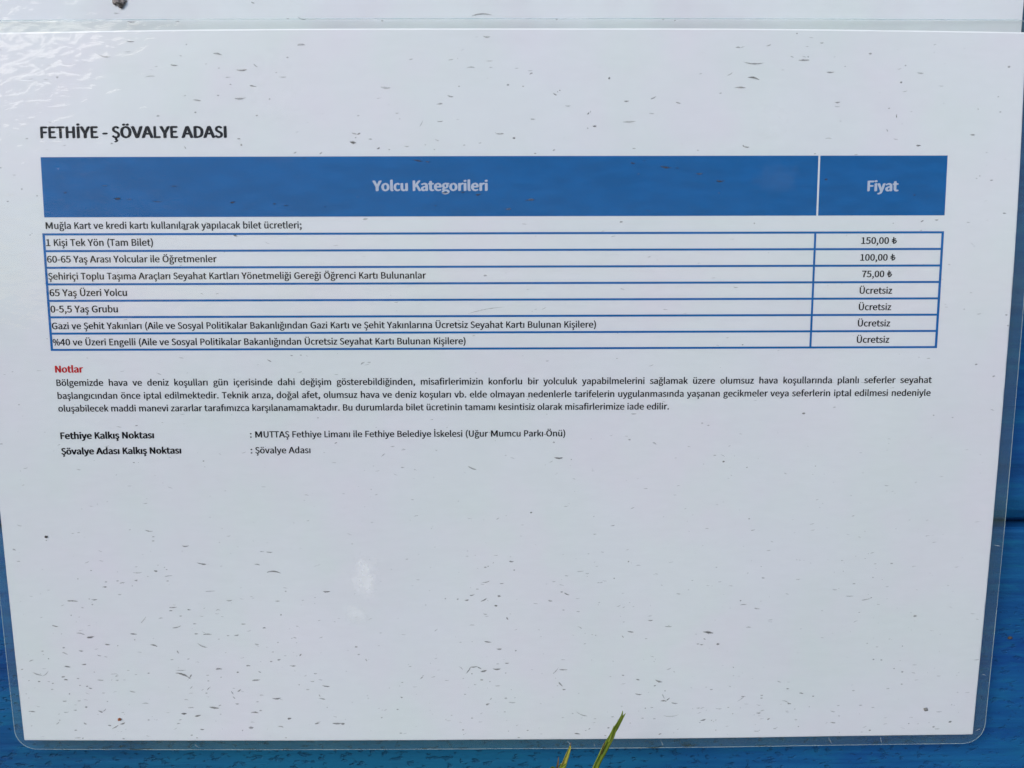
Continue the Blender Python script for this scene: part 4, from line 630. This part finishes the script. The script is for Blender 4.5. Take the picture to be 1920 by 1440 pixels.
M_SCR = m_dirt('pale_scratch', (.55, .62, .62), .55)
M_MOSS = m_dirt('mossy_dirt', (.05, .06, .03), .75)
for i, r in enumerate(((2520, 2115, 26, 2.2, 62, 2), (2683, 2116, 24, 2, 74, 2), (1700, 2116, 22, 2, 55, 1), (1990, 2114, 26, 2, 66, 2), (1780, 2118, 14, 2, 80, 1), (540, 2118, 18, 2, 40, 1), (2988, 1900, 16, 2, 20, 1), (2990, 1480, 20, 2, 12, 1), (2985, 2085, 18, 2, -30, 1))):
    v2, f2 = speck(S_low, r, -.17, 700 + i); fade(mesh('scratch', v2, f2, M_SCR, film))
for i, r in enumerate(((345, 2126, 60, 7, 1, 2), (300, 2120, 25, 5, -20, 2), (385, 2127, 30, 6, 0, 2), (1960, 2124, 70, 6, 0, 2), (1250, 2127, 30, 5, 0, 1), (2080, 2123, 50, 9, -2, 1), (2300, 2126, 40, 4, 0, 1), (700, 2127, 46, 4, 0, 1))):
    v2, f2 = speck(S_low, r, -.17, 740 + i); fade(mesh('edge_grime', v2, f2, M_MOSS, film))
def lump(name, u, v, w, su, sv, sw, m_, parent, seed, rough=.35, label=None):
    bm = bmesh.new(); bmesh.ops.create_icosphere(bm, subdivisions=3, radius=1)
    for q in bm.verts:
        k = 1 + rough * noise.noise(q.co * 1.6 + Vector((seed, 0, 0))) + rough * .5 * noise.noise(q.co * 4 + Vector((seed, 3, 0)))
        c = q.co * k; q.co = W(u + c.x * su, v - c.z * sv, w + c.y * sw)
    vv = [q.co.copy() for q in bm.verts]; bm.verts.index_update(); ff = [tuple(x.index for x in f.verts) for f in bm.faces]; bm.free()
    return tag(mesh(name, vv, ff, m_, parent), label)
M_RUST = m_simple('rusty_grain', (.20, .055, .015), (.34, .12, .04), 900)
M_GRIT = m_simple('dark_grit', (.012, .010, .010), (.05, .045, .04), 1200)
M_MUD = m_simple('grey_mud', (.07, .06, .055), (.60, .54, .52), 420, .95, .002, 900)
M_PEBBLE = m_simple('grey_grit', (.02, .02, .02), (.22, .22, .21), 700)
lump('dirt_grain', 30.4, 202.85, S_low(30.4, 202.9) - .35, .5, .42, .3, M_RUST, film, 1, label='rust brown grain of dirt')
lump('dirt_grain', 12.98, 143.82, S_low(13, 143.8) - .3, .4, .36, .25, M_GRIT, film, 2, label='small round black grain of dirt')
lump('dirt_grain', 281.39, 201.25, S_low(281.4, 201.2) - .35, .68, .5, .4, M_PEBBLE, film, 3, label='dark grey grain of dirt')
lump('dirt_clump', 43.6, -9.2, S_up(43.6, -9) - .5, 1.5, 1.5, .6, M_MUD, up_film, 4, .6, label='pale grey and brown clump of dried mud')
M_BROWN = m_simple('brown_dirt', (.025, .018, .013), (.09, .06, .04), 900)
lump('dirt_grain', 308.78, 179.9, PW - .1, .75, .45, .4, M_BROWN, pl[3], 6, .5, label='brown speck of dirt')

# ------------------------------------------------------------------ grass shoots growing in front of the board
M_GREEN = m_leaf('green_grass', (.12, .19, .013), (.25, .33, .028), (.44, .50, .13))
M_YELLOW = m_leaf('yellowing_grass', (.42, .36, .045), (.55, .48, .08), (.30, .34, .05))
M_STRAW = m_leaf('withered_tip', (.12, .065, .025), (.2, .12, .05), (.3, .2, .08))
def blade(name, pts, wid, m_, parent, fold=.35, roll=0.0, K=5):
    """a folded leaf: pts (u,v,w) along the midrib, wid full widths, cross-section a shallow V, 0.2 mm thick"""
    P = [Vector((p[0], p[1], p[2])) for p in pts]
    # smooth resample
    Q, Wd = [], []
    n_ = len(P)
    for i in range(n_ - 1):
        p0, p1, p2, p3 = P[max(0, i - 1)], P[i], P[i + 1], P[min(n_ - 1, i + 2)]
        for s in range(6):
            t = s / 6
            Q.append(.5 * ((2 * p1) + (p2 - p0) * t + (2 * p0 - 5 * p1 + 4 * p2 - p3) * t * t + (3 * p1 - p0 - 3 * p2 + p3) * t ** 3))
            Wd.append(wid[i] * (1 - t) + wid[i + 1] * t)
    Q.append(P[-1]); Wd.append(wid[-1])
    vv, ff = [], []
    for i, q in enumerate(Q):
        t = (Q[min(i + 1, len(Q) - 1)] - Q[max(0, i - 1)]).normalized()
        nrm = Vector((math.sin(roll), 0, -math.cos(roll)))
        s = t.cross(nrm).normalized(); nn = s.cross(t).normalized()
        ring = []
        for k in range(K):
            x = k / (K - 1) * 2 - 1
            ring.append((s * x * Wd[i] / 2, (abs(x) ** 1.3 - .4) * fold * Wd[i]))
        for a, d in ring: p = q + a + nn * d; vv.append(W(*p))
        for a, d in reversed(ring): p = q + a * .92 + nn * (d - .10 - .12 * Wd[i] * .3); vv.append(W(*p))
    n2 = 2 * K
    for i in range(len(Q) - 1):
        for k in range(n2):
            l = (k + 1) % n2; ff.append((i * n2 + k, (i + 1) * n2 + k, (i + 1) * n2 + l, i * n2 + l))
    ff.append(tuple(range(n2))); ff.append(tuple(range((len(Q) - 1) * n2, len(Q) * n2)))
    return mesh(name, vv, ff, m_, parent)
def stem(name, pts, rad, m_, parent):
    vv, ff = [], []; K = 8
    for i, p in enumerate(pts):
        for k in range(K):
            a = 2 * math.pi * k / K; vv.append(W(p[0] + rad[i] * math.cos(a), p[1], p[2] + rad[i] * math.sin(a)))
    for i in range(len(pts) - 1):
        for k in range(K):
            l = (k + 1) % K; ff.append((i * K + k, (i + 1) * K + k, (i + 1) * K + l, i * K + l))
    ff.append(tuple(range(K))); ff.append(tuple(range((len(pts) - 1) * K, len(pts) * K)))
    return mesh(name, vv, ff, m_, parent)
GW = -25.0
g1 = empty('grass_shoot', W(164, H, GW - 4))
tag(g1, 'tall green grass shoot leaning right, its split tip overlapping the foot of the notice', 'grass')
stem('stem', [(163.50, 300, GW - 4), (166.73, 252.97, GW - 3), (170.80, 219.68, GW - 2), (174.69, 201.74, GW - .6), (177.46, 195.46, GW), (179.12, 192.50, GW)], [.85, .85, .8, .7, .6, .55], M_GREEN, g1)
blade('leaf_sheath', [(171.82, 214.13, GW - 2.2), (174.69, 201.38, GW - 1.4), (177.37, 195.83, GW - .9), (179.31, 191.94, GW - .8), (180.51, 189.54, GW - .6)], [1.6, 1.75, 1.6, 1.4, .5], M_GREEN, g1, .45, .3)
blade('leaf', [(178.57, 193.42, GW - .3), (180.05, 190.28, GW - .4), (181.16, 187.88, GW - .5), (181.99, 186.03, GW - .5), (182.31, 184.73, GW - .4)], [1.25, 1.45, 1.15, .65, .1], M_GREEN, g1, .4, .5)
blade('leaf', [(179.12, 193.05, GW + .3), (180.79, 189.91, GW + .3), (182.08, 187.60, GW + .2), (183.19, 185.75, GW + .1)], [1.1, 1.25, .8, .08], M_GREEN, g1, .4, -.5)
blade('leaf', [(178.20, 193.42, GW - 1.2), (179.03, 191.20, GW - 1.3), (179.91, 188.71, GW - 1.1)], [.8, .75, .1], M_GREEN, g1, .35, .2)
blade('withered_leaf', [(176.35, 196.94, GW - 1.2), (176.90, 195.09, GW - 1.3), (177.55, 193.15, GW - 1.3)], [.55, .45, .08], M_STRAW, g1, .3, .2)
g2 = empty('grass_shoot', W(158, H, GW - 4))
tag(g2, 'short grass shoot with a yellow pointed leaf and a curled green leaf, beside the taller', 'grass')
stem('stem', [(157.49, 300, GW - 4), (160.26, 247.42, GW - 3), (163.22, 215.98, GW - 1.5), (165.07, 203.50, GW - .5), (165.81, 200.73, GW)], [.95, .95, .9, .8, .6], M_GREEN, g2)
blade('yellow_leaf', [(164.88, 203.96, GW - .8), (165.90, 200.82, GW - .9), (167.01, 197.49, GW - 1.0), (167.75, 195.46, GW - 1.0), (168.03, 194.44, GW - 1.0)], [1.5, 1.7, 1.3, .8, .3], M_YELLOW, g2, .4, .3)
blade('withered_tip', [(167.99, 194.63, GW - 1.0), (168.12, 194.07, GW - 1.0), (168.23, 193.52, GW - 1.0)], [.34, .22, .05], M_STRAW, g2, .3, .2)
blade('green_leaf', [(162.67, 202.67, GW - 1.6), (164.14, 201.38, GW - 2.0), (165.72, 200.17, GW - 2.1), (167.01, 199.16, GW - 1.9)], [.9, 1.5, 1.2, .25], M_GREEN, g2, .4, .1)
blade('curled_leaf', [(164.70, 204.89, GW - 1), (163.87, 201.93, GW - 1.4), (163.13, 200.27, GW - 2.2), (162.48, 200.17, GW - 3.0), (162.39, 201.19, GW - 3.4)], [1.2, 1.3, 1.2, .9, .3], M_GREEN, g2, .3, .2)
blade('withered_leaf', [(164.42, 201.38, GW - .6), (164.70, 199.90, GW - .6), (164.88, 198.14, GW - .5)], [.55, .5, .08], M_STRAW, g2, .3, .1)
